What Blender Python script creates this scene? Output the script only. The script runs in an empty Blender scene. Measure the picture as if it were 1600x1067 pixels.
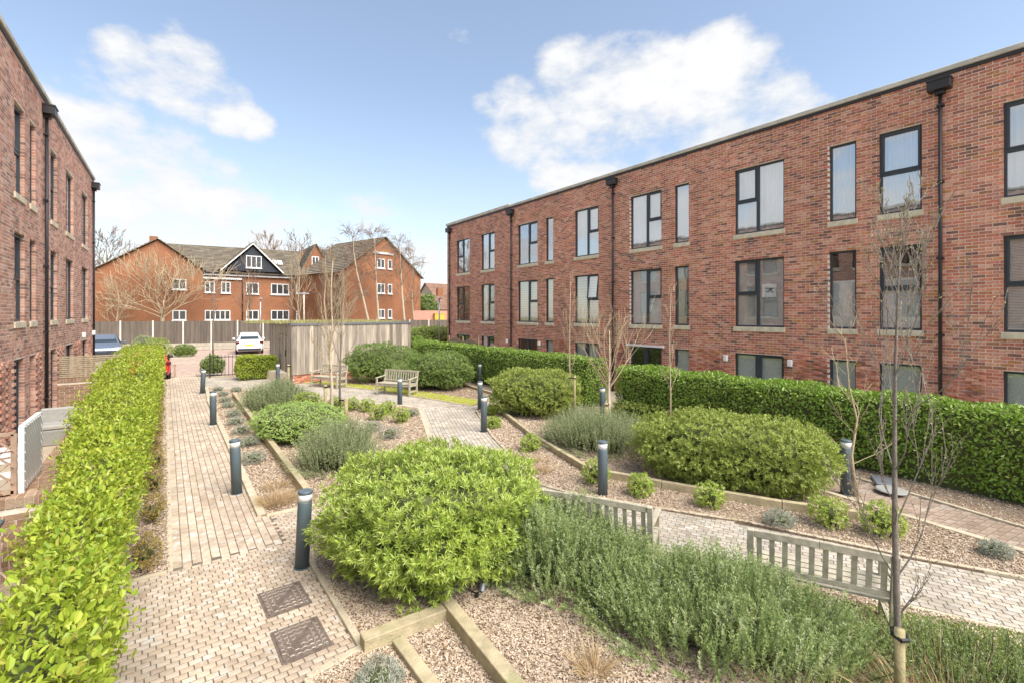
import bpy, bmesh, math, random
import numpy as np
from mathutils import Vector, Matrix
from mathutils.geometry import tessellate_polygon

random.seed(7)
RNG = np.random.default_rng(11)
SC = bpy.context.scene
COL = SC.collection
R = math.radians
H = 3.1                                   # eye height above the paving
YAW = R(36.0)                             # the terraces run along +Y, the view turns 36 degrees off them

# ------------------------------------------------------------------ camera
cam = bpy.data.cameras.new('camera')
cam_o = bpy.data.objects.new('camera', cam)
COL.objects.link(cam_o)
cam.sensor_width = 36.0
cam.lens = 36.0 * 746.0 / 1600.0
cam.shift_y = -42.0 / 1600.0
cam.clip_start = 0.05
cam.clip_end = 1500.0
cam_o.location = (0, 0, H)
cam_o.rotation_euler = (R(90), 0, -YAW)
SC.camera = cam_o

# ------------------------------------------------------------------ light
SUN_EL, SUN_AZ = R(52), R(168)            # azimuth clockwise from +Y
sun = bpy.data.lights.new('sun', 'SUN')
sun.energy = 2.5
sun.angle = R(45)
sun.color = (1.0, 0.94, 0.86)
sun_o = bpy.data.objects.new('sun', sun)
COL.objects.link(sun_o)
sd = Vector((math.sin(SUN_AZ) * math.cos(SUN_EL), math.cos(SUN_AZ) * math.cos(SUN_EL), math.sin(SUN_EL)))
sun_o.rotation_euler = sd.to_track_quat('Z', 'Y').to_euler()
sun_o.location = sd * 60

SC.view_settings.view_transform = 'Standard'
SC.view_settings.look = 'None'
SC.view_settings.exposure = 1.48
SC.view_settings.gamma = 1.0
SC.view_settings.use_curve_mapping = False

world = bpy.data.worlds.new('World')
SC.world = world
world.use_nodes = True
WN, WL = world.node_tree.nodes, world.node_tree.links
WN.clear()


def wnode(t, **kw):
    n = WN.new(t)
    for k, v in kw.items():
        setattr(n, k, v)
    return n


def wmath(op, a, b=None, c=None, clamp=False):
    n = wnode('ShaderNodeMath', operation=op, use_clamp=clamp)
    for i, v in enumerate((a, b, c)):
        if v is None:
            continue
        if isinstance(v, (int, float)):
            n.inputs[i].default_value = v
        else:
            WL.new(v, n.inputs[i])
    return n.outputs[0]


def view_dir(a, e):
    """unit direction: azimuth a (degrees, clockwise from +Y), elevation e (degrees)"""
    a, e = R(a), R(e)
    return (math.sin(a) * math.cos(e), math.cos(a) * math.cos(e), math.sin(e))


sky = wnode('ShaderNodeTexSky', sky_type='NISHITA', sun_disc=False)
sky.sun_elevation, sky.sun_rotation = SUN_EL, SUN_AZ
sky.air_density, sky.dust_density, sky.ozone_density, sky.altitude = 1.0, 0.6, 1.6, 50
tc = wnode('ShaderNodeTexCoord')
dirv = tc.outputs['Generated']
n1 = wnode('ShaderNodeTexNoise'); n1.inputs['Scale'].default_value = 5.5
n1.inputs['Detail'].default_value = 9; n1.inputs['Roughness'].default_value = 0.6
mp = wnode('ShaderNodeMapping'); mp.inputs['Scale'].default_value = (1, 1, 1.9)
WL.new(dirv, mp.inputs['Vector']); WL.new(mp.outputs[0], n1.inputs['Vector'])
n2 = wnode('ShaderNodeTexNoise'); n2.inputs['Scale'].default_value = 1.7
n2.inputs['Detail'].default_value = 3
mp2 = wnode('ShaderNodeMapping'); mp2.inputs['Scale'].default_value = (1, 1, 2.4); mp2.inputs['Location'].default_value = (3.1, 1.7, .4)
WL.new(dirv, mp2.inputs['Vector']); WL.new(mp2.outputs[0], n2.inputs['Vector'])
# cumulus heaps: azimuth, elevation, angular radius, weight
CUMULUS = [(37.5, 21.7, 5.3, 0.9),
            (42.9, 25.4, 4.8, 0.9),
            (49.9, 23.0, 8.2, 1),
            (58.6, 22.0, 7.2, 1),
            (64.5, 20.7, 5.0, 0.95),
            (43.6, 17.8, 6.1, 0.9),
            (51.7, 15.6, 6.7, 0.9),
            (32.9, 22.3, 2.8, 0.75),
            (68.2, 19.5, 2.8, 0.7),
            (1.4, 22.0, 4.4, 0.86),
            (-2.6, 22.1, 3.3, 0.8),
            (5.2, 20.6, 3.1, 0.82),
            (-6.8, 20.3, 2.9, 0.7),
            (7.5, 19.6, 2.2, 0.66),
            (-4.4, 14.7, 5.1, 1),
            (0.4, 14.3, 4.3, 1),
            (4.6, 13.7, 2.5, 0.85),
            (-0.2, 8.0, 6.7, 1.1),
            (6.9, 9.4, 5.6, 1.1),
            (-5.5, 8.1, 5.1, 1),
            (10.9, 9.4, 4.4, 0.9),
            (-8.8, 15.5, 5.2, 0.9),
            (21.0, 6.8, 8.1, 0.62),
            (14.1, 6.5, 5.6, 0.75),
            (25.4, 6.1, 4.5, 0.6)]
acc = None
for az, el, rad, wt in CUMULUS:
    vm = wnode('ShaderNodeVectorMath', operation='DOT_PRODUCT')
    WL.new(dirv, vm.inputs[0]); vm.inputs[1].default_value = view_dir(az, el)
    mr = wnode('ShaderNodeMapRange', interpolation_type='SMOOTHSTEP')
    mr.inputs[1].default_value = math.cos(R(rad * 1.25)); mr.inputs[2].default_value = math.cos(R(rad * .35))
    mr.inputs[3].default_value = 0; mr.inputs[4].default_value = wt
    WL.new(vm.outputs['Value'], mr.inputs[0])
    acc = mr.outputs[0] if acc is None else wmath('MAXIMUM', acc, mr.outputs[0])
# the same weather all round: broad noise heaps away from the listed ones
fw = wnode('ShaderNodeVectorMath', operation='DOT_PRODUCT')
WL.new(dirv, fw.inputs[0]); fw.inputs[1].default_value = view_dir(36, 12)
fwm = wnode('ShaderNodeMapRange', interpolation_type='SMOOTHSTEP')
fwm.inputs[1].default_value = .45; fwm.inputs[2].default_value = .7; fwm.inputs[3].default_value = 1; fwm.inputs[4].default_value = 0
WL.new(fw.outputs['Value'], fwm.inputs[0])
gen = wmath('MULTIPLY', wmath('SMOOTH_MIN', wmath('MULTIPLY', wmath('SUBTRACT', n2.outputs['Fac'], .36), 4.5, None, True), 1.0, .1), fwm.outputs[0])
acc = wmath('MAXIMUM', acc, gen)
dens = wmath('ADD', wmath('MULTIPLY', acc, .80), wmath('MULTIPLY', wmath('SUBTRACT', n1.outputs['Fac'], .5), 2.3))
cov = wnode('ShaderNodeMapRange', interpolation_type='SMOOTHSTEP')
cov.inputs[1].default_value = .22; cov.inputs[2].default_value = .86
WL.new(dens, cov.inputs[0])
# thin milky veil towards the horizon
sep = wnode('ShaderNodeSeparateXYZ'); WL.new(dirv, sep.inputs[0])
veil = wnode('ShaderNodeMapRange', interpolation_type='SMOOTHSTEP')
veil.inputs[1].default_value = .42; veil.inputs[2].default_value = -.02; veil.inputs[3].default_value = 0.14; veil.inputs[4].default_value = .55
WL.new(sep.outputs['Z'], veil.inputs[0])
covt = wmath('MAXIMUM', cov.outputs[0], veil.outputs[0])
shade = wnode('ShaderNodeMapRange'); WL.new(dens, shade.inputs[0])
shade.inputs[1].default_value = .3; shade.inputs[2].default_value = 1.25; shade.inputs[3].default_value = .70; shade.inputs[4].default_value = 1.0
bg1 = wnode('ShaderNodeBackground'); bg1.inputs['Strength'].default_value = 0.104
tint = wnode('ShaderNodeMix', data_type='RGBA', blend_type='MULTIPLY'); tint.inputs[0].default_value = 1
WL.new(sky.outputs[0], tint.inputs[6]); tint.inputs[7].default_value = (1.0, .93, .86, 1)
WL.new(tint.outputs[2], bg1.inputs['Color'])
bg2 = wnode('ShaderNodeBackground'); bg2.inputs['Color'].default_value = (.97, .98, 1.0, 1)
WL.new(wmath('MULTIPLY', shade.outputs[0], .415), bg2.inputs['Strength'])
mx = wnode('ShaderNodeMixShader'); WL.new(covt, mx.inputs[0]); WL.new(bg1.outputs[0], mx.inputs[1]); WL.new(bg2.outputs[0], mx.inputs[2])
wo = wnode('ShaderNodeOutputWorld'); WL.new(mx.outputs[0], wo.inputs['Surface'])

# ------------------------------------------------------------------ materials
MATS = {}


def new_mat(name):
    m = bpy.data.materials.new(name); m.use_nodes = True
    m.node_tree.nodes.clear()
    MATS[name] = m
    return m, m.node_tree.nodes, m.node_tree.links


def pm(name, col, rough=.7, var=.0, tone=None, scale=8., bump=0., bscale=60., metal=0., spec=.4, blotch=None, trans=0., wash=False, grain=None):
    """Principled material. var: noise value variation; tone: list of colours picked per mesh island/object;
    blotch: (colour, scale, low, high) weathering patches; trans: translucent share for leaves"""
    m, N, L = new_mat(name)
    out = N.new('ShaderNodeOutputMaterial'); b = N.new('ShaderNodeBsdfPrincipled')
    b.inputs['Roughness'].default_value = rough; b.inputs['Metallic'].default_value = metal
    b.inputs['Specular IOR Level'].default_value = spec
    t = N.new('ShaderNodeTexCoord'); src = None
    if tone:
        g = N.new('ShaderNodeNewGeometry'); oi = N.new('ShaderNodeObjectInfo')
        ad = N.new('ShaderNodeMath'); ad.operation = 'ADD'
        L.new(g.outputs['Random Per Island'], ad.inputs[0]); L.new(oi.outputs['Random'], ad.inputs[1])
        fr = N.new('ShaderNodeMath'); fr.operation = 'FRACT'; L.new(ad.outputs[0], fr.inputs[0])
        cr = N.new('ShaderNodeValToRGB')
        while len(cr.color_ramp.elements) > 1:
            cr.color_ramp.elements.remove(cr.color_ramp.elements[0])
        for i, c in enumerate(tone):
            p = i / max(1, len(tone) - 1)
            e = cr.color_ramp.elements[0] if i == 0 else cr.color_ramp.elements.new(p)
            e.position = p; e.color = (*c, 1)
        L.new(fr.outputs[0], cr.inputs[0]); src = cr.outputs[0]
    else:
        rgb = N.new('ShaderNodeRGB'); rgb.outputs[0].default_value = (*col, 1); src = rgb.outputs[0]
    if var:
        nz = N.new('ShaderNodeTexNoise'); nz.inputs['Scale'].default_value = scale; nz.inputs['Detail'].default_value = 6
        if grain:
            gm = N.new('ShaderNodeMapping'); gm.inputs['Scale'].default_value = grain
            L.new(t.outputs['Object'], gm.inputs['Vector']); L.new(gm.outputs[0], nz.inputs['Vector'])
        else: L.new(t.outputs['Object'], nz.inputs['Vector'])
        mr = N.new('ShaderNodeMapRange'); mr.inputs[1].default_value = .25; mr.inputs[2].default_value = .75
        mr.inputs[3].default_value = 1 - var; mr.inputs[4].default_value = 1 + var
        L.new(nz.outputs['Fac'], mr.inputs[0])
        mu = N.new('ShaderNodeMix'); mu.data_type = 'RGBA'; mu.blend_type = 'MULTIPLY'; mu.inputs[0].default_value = 1
        L.new(src, mu.inputs[6]); L.new(mr.outputs[0], mu.inputs[7]); src = mu.outputs[2]
    if blotch:
        bc, bs, lo, hi = blotch
        nz = N.new('ShaderNodeTexNoise'); nz.inputs['Scale'].default_value = bs; nz.inputs['Detail'].default_value = 8
        nz.inputs['Roughness'].default_value = .65
        g2 = N.new('ShaderNodeNewGeometry'); L.new(g2.outputs['Position'], nz.inputs['Vector'])
        mr = N.new('ShaderNodeMapRange'); mr.interpolation_type = 'SMOOTHSTEP'
        mr.inputs[1].default_value = lo; mr.inputs[2].default_value = hi
        L.new(nz.outputs['Fac'], mr.inputs[0])
        mu = N.new('ShaderNodeMix'); mu.data_type = 'RGBA'
        L.new(mr.outputs[0], mu.inputs[0]); L.new(src, mu.inputs[6]); mu.inputs[7].default_value = (*bc, 1); src = mu.outputs[2]
    if wash:   # rain streaks and broad weathering down a wall
        g3 = N.new('ShaderNodeNewGeometry'); mp = N.new('ShaderNodeMapping'); mp.inputs['Scale'].default_value = (1.6, 1.6, .16)
        L.new(g3.outputs['Position'], mp.inputs['Vector'])
        for sc_, lo_, hi_, a_, b_ in ((1.0, .3, .75, .78, 1.12), (.22, .3, .7, .86, 1.1)):
            nz = N.new('ShaderNodeTexNoise'); nz.inputs['Scale'].default_value = sc_; nz.inputs['Detail'].default_value = 7
            L.new(mp.outputs[0] if sc_ > .5 else g3.outputs['Position'], nz.inputs['Vector'])
            mr = N.new('ShaderNodeMapRange'); mr.inputs[1].default_value = lo_; mr.inputs[2].default_value = hi_
            mr.inputs[3].default_value = a_; mr.inputs[4].default_value = b_
            L.new(nz.outputs['Fac'], mr.inputs[0])
            mu = N.new('ShaderNodeMix'); mu.data_type = 'RGBA'; mu.blend_type = 'MULTIPLY'; mu.inputs[0].default_value = 1
            L.new(src, mu.inputs[6]); L.new(mr.outputs[0], mu.inputs[7]); src = mu.outputs[2]
    L.new(src, b.inputs['Base Color'])
    if bump:
        nz = N.new('ShaderNodeTexNoise'); nz.inputs['Scale'].default_value = bscale; nz.inputs['Detail'].default_value = 5
        L.new(t.outputs['Object'], nz.inputs['Vector'])
        bp = N.new('ShaderNodeBump'); bp.inputs['Strength'].default_value = bump; bp.inputs['Distance'].default_value = .02
        L.new(nz.outputs['Fac'], bp.inputs['Height']); L.new(bp.outputs[0], b.inputs['Normal'])
    if trans:
        tr = N.new('ShaderNodeBsdfTranslucent'); L.new(src, tr.inputs['Color'])
        ms = N.new('ShaderNodeMixShader'); ms.inputs[0].default_value = trans
        L.new(b.outputs[0], ms.inputs[1]); L.new(tr.outputs[0], ms.inputs[2]); L.new(ms.outputs[0], out.inputs[0])
    else:
        L.new(b.outputs[0], out.inputs[0])
    return m


def brickwork_mat(name, c1, c2, mortar, scale):
    """far brickwork: too small to tell bricks apart, procedural courses on UV-free object coordinates"""
    m, N, L = new_mat(name)
    out = N.new('ShaderNodeOutputMaterial'); b = N.new('ShaderNodeBsdfPrincipled'); b.inputs['Roughness'].default_value = .85
    g = N.new('ShaderNodeNewGeometry'); sp = N.new('ShaderNodeSeparateXYZ'); L.new(g.outputs['Position'], sp.inputs[0])
    ad = N.new('ShaderNodeMath'); ad.operation = 'ADD'; L.new(sp.outputs[0], ad.inputs[0]); L.new(sp.outputs[1], ad.inputs[1])
    cb = N.new('ShaderNodeCombineXYZ'); L.new(ad.outputs[0], cb.inputs[0]); L.new(sp.outputs[2], cb.inputs[1])
    br = N.new('ShaderNodeTexBrick'); L.new(cb.outputs[0], br.inputs['Vector'])
    br.inputs['Color1'].default_value = (*c1, 1); br.inputs['Color2'].default_value = (*c2, 1); br.inputs['Mortar'].default_value = (*mortar, 1)
    br.inputs['Scale'].default_value = scale; br.inputs['Mortar Size'].default_value = .008
    br.inputs['Brick Width'].default_value = .225; br.inputs['Row Height'].default_value = .075
    nz = N.new('ShaderNodeTexNoise'); nz.inputs['Scale'].default_value = .5; nz.inputs['Detail'].default_value = 6
    L.new(g.outputs['Position'], nz.inputs['Vector'])
    mr = N.new('ShaderNodeMapRange'); mr.inputs[1].default_value = .3; mr.inputs[2].default_value = .7; mr.inputs[3].default_value = .8; mr.inputs[4].default_value = 1.2
    L.new(nz.outputs['Fac'], mr.inputs[0])
    mu = N.new('ShaderNodeMix'); mu.data_type = 'RGBA'; mu.blend_type = 'MULTIPLY'; mu.inputs[0].default_value = 1
    L.new(br.outputs['Color'], mu.inputs[6]); L.new(mr.outputs[0], mu.inputs[7])
    L.new(mu.outputs[2], b.inputs['Base Color']); L.new(b.outputs[0], out.inputs[0])
    return m


def glass_mat(name, tint=(.975, .985, .98), refl=.12, rough=.01):
    m, N, L = new_mat(name)
    out = N.new('ShaderNodeOutputMaterial'); tr = N.new('ShaderNodeBsdfTransparent'); tr.inputs[0].default_value = (*tint, 1)
    gl = N.new('ShaderNodeBsdfGlossy'); gl.inputs['Roughness'].default_value = rough; gl.inputs['Color'].default_value = (.95, .97, 1, 1)
    nz = N.new('ShaderNodeTexNoise'); nz.inputs['Scale'].default_value = 1.3
    g = N.new('ShaderNodeNewGeometry'); L.new(g.outputs['Position'], nz.inputs['Vector'])
    bp = N.new('ShaderNodeBump'); bp.inputs['Strength'].default_value = .04; bp.inputs['Distance'].default_value = .05
    L.new(nz.outputs['Fac'], bp.inputs['Height']); L.new(bp.outputs[0], gl.inputs['Normal'])
    lw = N.new('ShaderNodeLayerWeight'); lw.inputs[0].default_value = .5
    pw = N.new('ShaderNodeMath'); pw.operation = 'POWER'; pw.inputs[1].default_value = 4.0; L.new(lw.outputs['Facing'], pw.inputs[0])
    ad = N.new('ShaderNodeMath'); ad.operation = 'MULTIPLY_ADD'; ad.use_clamp = True; ad.inputs[1].default_value = .55; ad.inputs[2].default_value = refl
    L.new(pw.outputs[0], ad.inputs[0])
    ms = N.new('ShaderNodeMixShader'); L.new(ad.outputs[0], ms.inputs[0]); L.new(tr.outputs[0], ms.inputs[1]); L.new(gl.outputs[0], ms.inputs[2])
    L.new(ms.outputs[0], out.inputs[0])
    return m


BRICK_TONES = [(.55, .20, .115), (.62, .26, .165), (.47, .155, .09), (.66, .31, .20), (.57, .18, .115), (.30, .13, .095), (.62, .27, .19), (.68, .36, .25), (.54, .23, .09), (.20, .10, .08), (.60, .21, .14)]
M_BRICK = pm('brick', None, .85, .34, BRICK_TONES, 14., .5, 70., blotch=((.42, .22, .08), .35, .60, .82), wash=True)
LEFT_TONES = [(.60, .31, .22), (.66, .38, .28), (.54, .26, .18), (.70, .44, .33), (.60, .30, .22), (.32, .18, .14), (.66, .38, .29), (.70, .46, .36), (.26, .15, .12), (.62, .31, .22)]
M_BRICKL = pm('brick_pink', None, .85, .32, LEFT_TONES, 14., .5, 70., wash=True)
M_MORTAR = pm('mortar', (.76, .66, .55), .95, .15, None, 6., .3, 120.)
M_COPING = pm('coping_stone', (.50, .47, .40), .8, .25, None, 3., .2, 40.)
M_SILL = pm('sill_stone', (.64, .57, .42), .8, .2, None, 6., .2, 60.)
M_ANTH = pm('anthracite_frame', (.045, .055, .065), .45, .05, None, 5.)
M_BLACK = pm('black_metal', (.025, .022, .024), .4, .1, None, 4.)
M_WHITE = pm('white_paint', (.78, .78, .76), .5, .05, None, 3.)
M_BLIND = pm('white_blind', (.80, .81, .80), .8, .04, None, 2., trans=.2)
M_CREAM = pm('cream_blind', (.72, .64, .46), .8, .05, None, 2.)
M_SLATB = pm('blind_slat', (.74, .72, .66), .6, .05, None, 2.)
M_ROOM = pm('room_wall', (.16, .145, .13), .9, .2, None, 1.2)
M_GLASS = glass_mat('window_glass', refl=.16)
M_GLASSR = glass_mat('window_glass_bright', refl=.30)
M_PAVER = pm('paver', None, .85, .22, [(.47, .37, .275), (.55, .44, .33), (.42, .32, .23), (.59, .48, .37), (.50, .39, .285), (.61, .52, .42)], 11., .35, 90., blotch=((.60, .565, .51), 5.5, .53, .68), wash=True)
M_PAVERG = pm('paver_weathered', None, .85, .22, [(.42, .365, .285), (.48, .42, .34), (.36, .31, .24), (.53, .475, .395), (.45, .39, .30)], 11., .35, 90., blotch=((.57, .55, .51), 5.0, .52, .69), wash=True)
M_PAVERB = pm('paver_brown', None, .85, .22, [(.34, .25, .19), (.40, .30, .23), (.30, .22, .16), (.43, .34, .27)], 11., .35, 90., blotch=((.50, .45, .38), 2.0, .56, .72), wash=True)
M_SAND = pm('joint_sand', (.16, .132, .10), .95, .35, None, 9., .3, 50.)
M_KERB = pm('kerb_concrete', (.50, .43, .31), .9, .22, None, 5., .3, 70., blotch=((.36, .33, .18), 1.7, .55, .72))
M_TIMBER = pm('weathered_sleeper', (.42, .35, .22), .85, .3, None, 7., .4, 40., blotch=((.30, .29, .14), 1.5, .52, .70))
M_SOIL = pm('mulch', (.28, .205, .14), .95, .40, None, 28., .9, 60., blotch=((.22, .14, .09), 3.2, .50, .68))
M_CHIP = pm('bark_chip', None, .85, .0, [(.52, .40, .28), (.60, .49, .37), (.35, .25, .165), (.65, .55, .44), (.17, .115, .075), (.55, .44, .33), (.42, .31, .21)])
M_GROUND = pm('ground_earth', (.28, .24, .17), .95, .3, None, .4, .3, 20.)
M_TARMAC = pm('car_park_blocks', (.42, .31, .25), .9, .25, None, 3., .3, 30.)
M_PATIO = pm('patio_slab', (.50, .42, .31), .85, .2, None, 2., .2, 30.)
M_BOLL = pm('bollard_paint', (.095, .125, .14), .45, .08, None, 6.)
M_LENS = pm('bollard_lens', (.82, .82, .80), .25, .03, None, 6.)
M_ALU = pm('brushed_metal', (.55, .56, .57), .35, .05, None, 9., metal=.7)
M_TEAK = pm('silvered_teak', (.42, .38, .29), .85, .28, None, 14., .3, 80.)
M_SHED = pm('shed_board', None, .88, .42, [(.34, .29, .235), (.44, .375, .30), (.24, .205, .17), (.52, .44, .35), (.37, .31, .25), (.19, .165, .135)], 3., .3, 50., grain=(5, 5, .35))
M_FENCE = pm('fence_board', None, .9, .28, [(.125, .102, .08), (.16, .13, .10), (.105, .088, .07), (.185, .152, .118)], 3., .3, 50., grain=(4, 4, .3))
M_POST = pm('concrete_post', (.60, .57, .50), .9, .15, None, 5.)
M_LEAD = pm('lead_trim', (.16, .17, .19), .5, .15, None, 5.)
M_TRELLIS = pm('trellis_wood', (.40, .33, .22), .85, .25, None, 9.)
M_BROWNW = pm('brown_wood', (.36, .25, .18), .85, .25, None, 9.)
M_IRON = pm('cast_iron', (.20, .155, .125), .6, .3, None, 14., .4, 90., metal=.3)
M_BARKD = pm('bark_grey', (.19, .165, .14), .9, .3, None, 24., .5, 60.)
M_BARKP = pm('bark_pale', (.44, .345, .22), .85, .3, None, 20., .4, 60.)
M_BIRCH = pm('bark_birch', (.52, .43, .31), .8, .25, None, 9., .3, 30., blotch=((.16, .12, .09), 5., .60, .72))
M_BARKT = pm('bark_tan', (.42, .34, .23), .9, .25, None, 9.)
M_TWIGF = pm('twig_far', (.24, .17, .12), .9, .2, None, 3.)
M_BUD = pm('bud', None, .7, .0, [(.42, .36, .20), (.50, .42, .24), (.34, .32, .15)], trans=.2)
M_STAKE = pm('stake_wood', (.33, .28, .15), .85, .3, None, 12., .3, 50.)
M_WORN = pm('worn_iron', (.36, .30, .25), .5, .2, None, 20., metal=.3)
M_SOFA = pm('grey_weave', (.30, .30, .275), .85, .15, None, 30.)
M_GBOARD = pm('gravel_board', (.42, .38, .30), .9, .2, None, 3.)
M_RUBBER = pm('rubber', (.02, .02, .02), .6)
M_TWIG = pm('twig_and_core', (.085, .10, .035), .95, .3, None, 15.)  # stems, and the solid dark cores inside the foliage


def leafm(name, tones, trans=.3, rough=.42, spec=.4):
    return pm(name, None, rough, 0, tones, trans=trans, spec=spec)


L_HEDGE = leafm('leaf_griselinia', [(.35, .45, .04), (.43, .52, .055), (.27, .38, .035), (.49, .55, .08), (.37, .46, .045), (.19, .30, .03), (.39, .48, .05), (.44, .41, .08)], .36)
L_LAUREL = leafm('leaf_laurel', [(.23, .38, .045), (.29, .44, .06), (.18, .32, .04), (.37, .50, .09), (.24, .39, .05), (.32, .39, .08)], .25, .33, .6)
L_EUON = leafm('leaf_shrub_lime', [(.38, .48, .07), (.46, .54, .10), (.26, .39, .045), (.55, .61, .18), (.20, .32, .04)], .26, .32, .55)
L_SHRUB = leafm('leaf_shrub_mid', [(.33, .42, .08), (.41, .48, .11), (.25, .34, .06), (.48, .53, .15), (.30, .39, .08), (.38, .36, .10)], .28)
L_DARK = leafm('leaf_shrub_dark', [(.20, .30, .07), (.26, .35, .095), (.15, .235, .055), (.31, .39, .12)], .25)
L_ROSE = leafm('leaf_rosemary', [(.32, .40, .135), (.38, .46, .175), (.25, .33, .095), (.44, .50, .22), (.28, .37, .12)], .25, .6)
L_ROSE2 = leafm('leaf_rosemary_pale', [(.45, .52, .25), (.52, .58, .33), (.39, .46, .20)], .25, .6)
L_ROSE3 = leafm('leaf_rosemary_deep', [(.22, .31, .095), (.28, .37, .13), (.17, .25, .07)], .25, .6)
L_LAV = leafm('leaf_lavender', [(.32, .37, .18), (.38, .42, .23), (.25, .31, .13), (.42, .45, .26)], .25, .6)
L_GREY = leafm('leaf_silver', [(.34, .36, .28), (.42, .43, .35), (.27, .30, .22)], .2, .7)
L_HEBE = leafm('leaf_hebe', [(.44, .60, .17), (.52, .66, .22), (.36, .52, .13), (.58, .70, .27)], .3)
L_DRY = leafm('grass_dry', [(.50, .36, .19), (.58, .44, .25), (.42, .28, .14)], .3, .7)
L_ORANGE = leafm('leaf_rust', [(.44, .34, .10), (.36, .22, .08), (.40, .38, .10), (.30, .20, .10)], .3)
L_MOSS = leafm('moss', [(.42, .46, .04), (.50, .52, .06), (.34, .40, .035)], .25, .8)
L_GRASS = leafm('grass_green', [(.20, .29, .06), (.27, .34, .09), (.16, .24, .05)], .3, .6)
L_VARI = leafm('leaf_variegated', [(.40, .46, .10), (.26, .36, .07), (.48, .52, .18)], .3)
L_SEDUM = leafm('sedum_roof', [(.46, .44, .18), (.38, .40, .12), (.52, .44, .24), (.32, .34, .10)], .3, .7)
L_PURPLE = leafm('flower_purple', [(.28, .10, .30), (.36, .16, .36)], .3)

# ------------------------------------------------------------------ object helpers


def tag(o, label=None, cat=None, group=None, kind=None):
    if label: o['label'] = label
    if cat: o['category'] = cat
    if group: o['group'] = group
    if kind: o['kind'] = kind
    return o


def empty(name, loc=(0, 0, 0), rz=0., label=None, cat=None, group=None):
    o = bpy.data.objects.new(name, None)
    o.empty_display_size = .2
    o.location = loc; o.rotation_euler = (0, 0, rz)
    COL.objects.link(o)
    return tag(o, label, cat, group)


def link(name, me, parent=None, kind=None, loc=None, rot=None):
    o = bpy.data.objects.new(name, me)
    COL.objects.link(o)
    if parent is not None: o.parent = parent
    if kind: o['kind'] = kind
    if loc is not None: o.location = loc
    if rot is not None: o.rotation_euler = rot
    return o


def kids(o):
    return [c for c in COL.objects if c.parent == o]


def copy_tree(o, parent=None):
    c = o.copy(); COL.objects.link(c)
    c.parent = parent
    for ch in list(o.children):
        copy_tree(ch, c)
    return c


def mesh_np(name, V, F, mat, smooth=False):
    V = np.asarray(V, dtype=np.float32).reshape(-1, 3); F = np.asarray(F, dtype=np.int32)
    k = F.shape[1]; n = len(F)
    me = bpy.data.meshes.new(name)
    me.vertices.add(len(V)); me.vertices.foreach_set('co', V.ravel())
    me.loops.add(n * k); me.loops.foreach_set('vertex_index', F.ravel())
    me.polygons.add(n); me.polygons.foreach_set('loop_start', np.arange(0, n * k, k, dtype=np.int32))
    me.polygons.foreach_set('loop_total', np.full(n, k, dtype=np.int32))
    if smooth: me.polygons.foreach_set('use_smooth', np.ones(n, dtype=bool))
    me.update(calc_edges=True)
    if not smooth: me.shade_flat()
    me.materials.append(mat)
    return me


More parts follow.
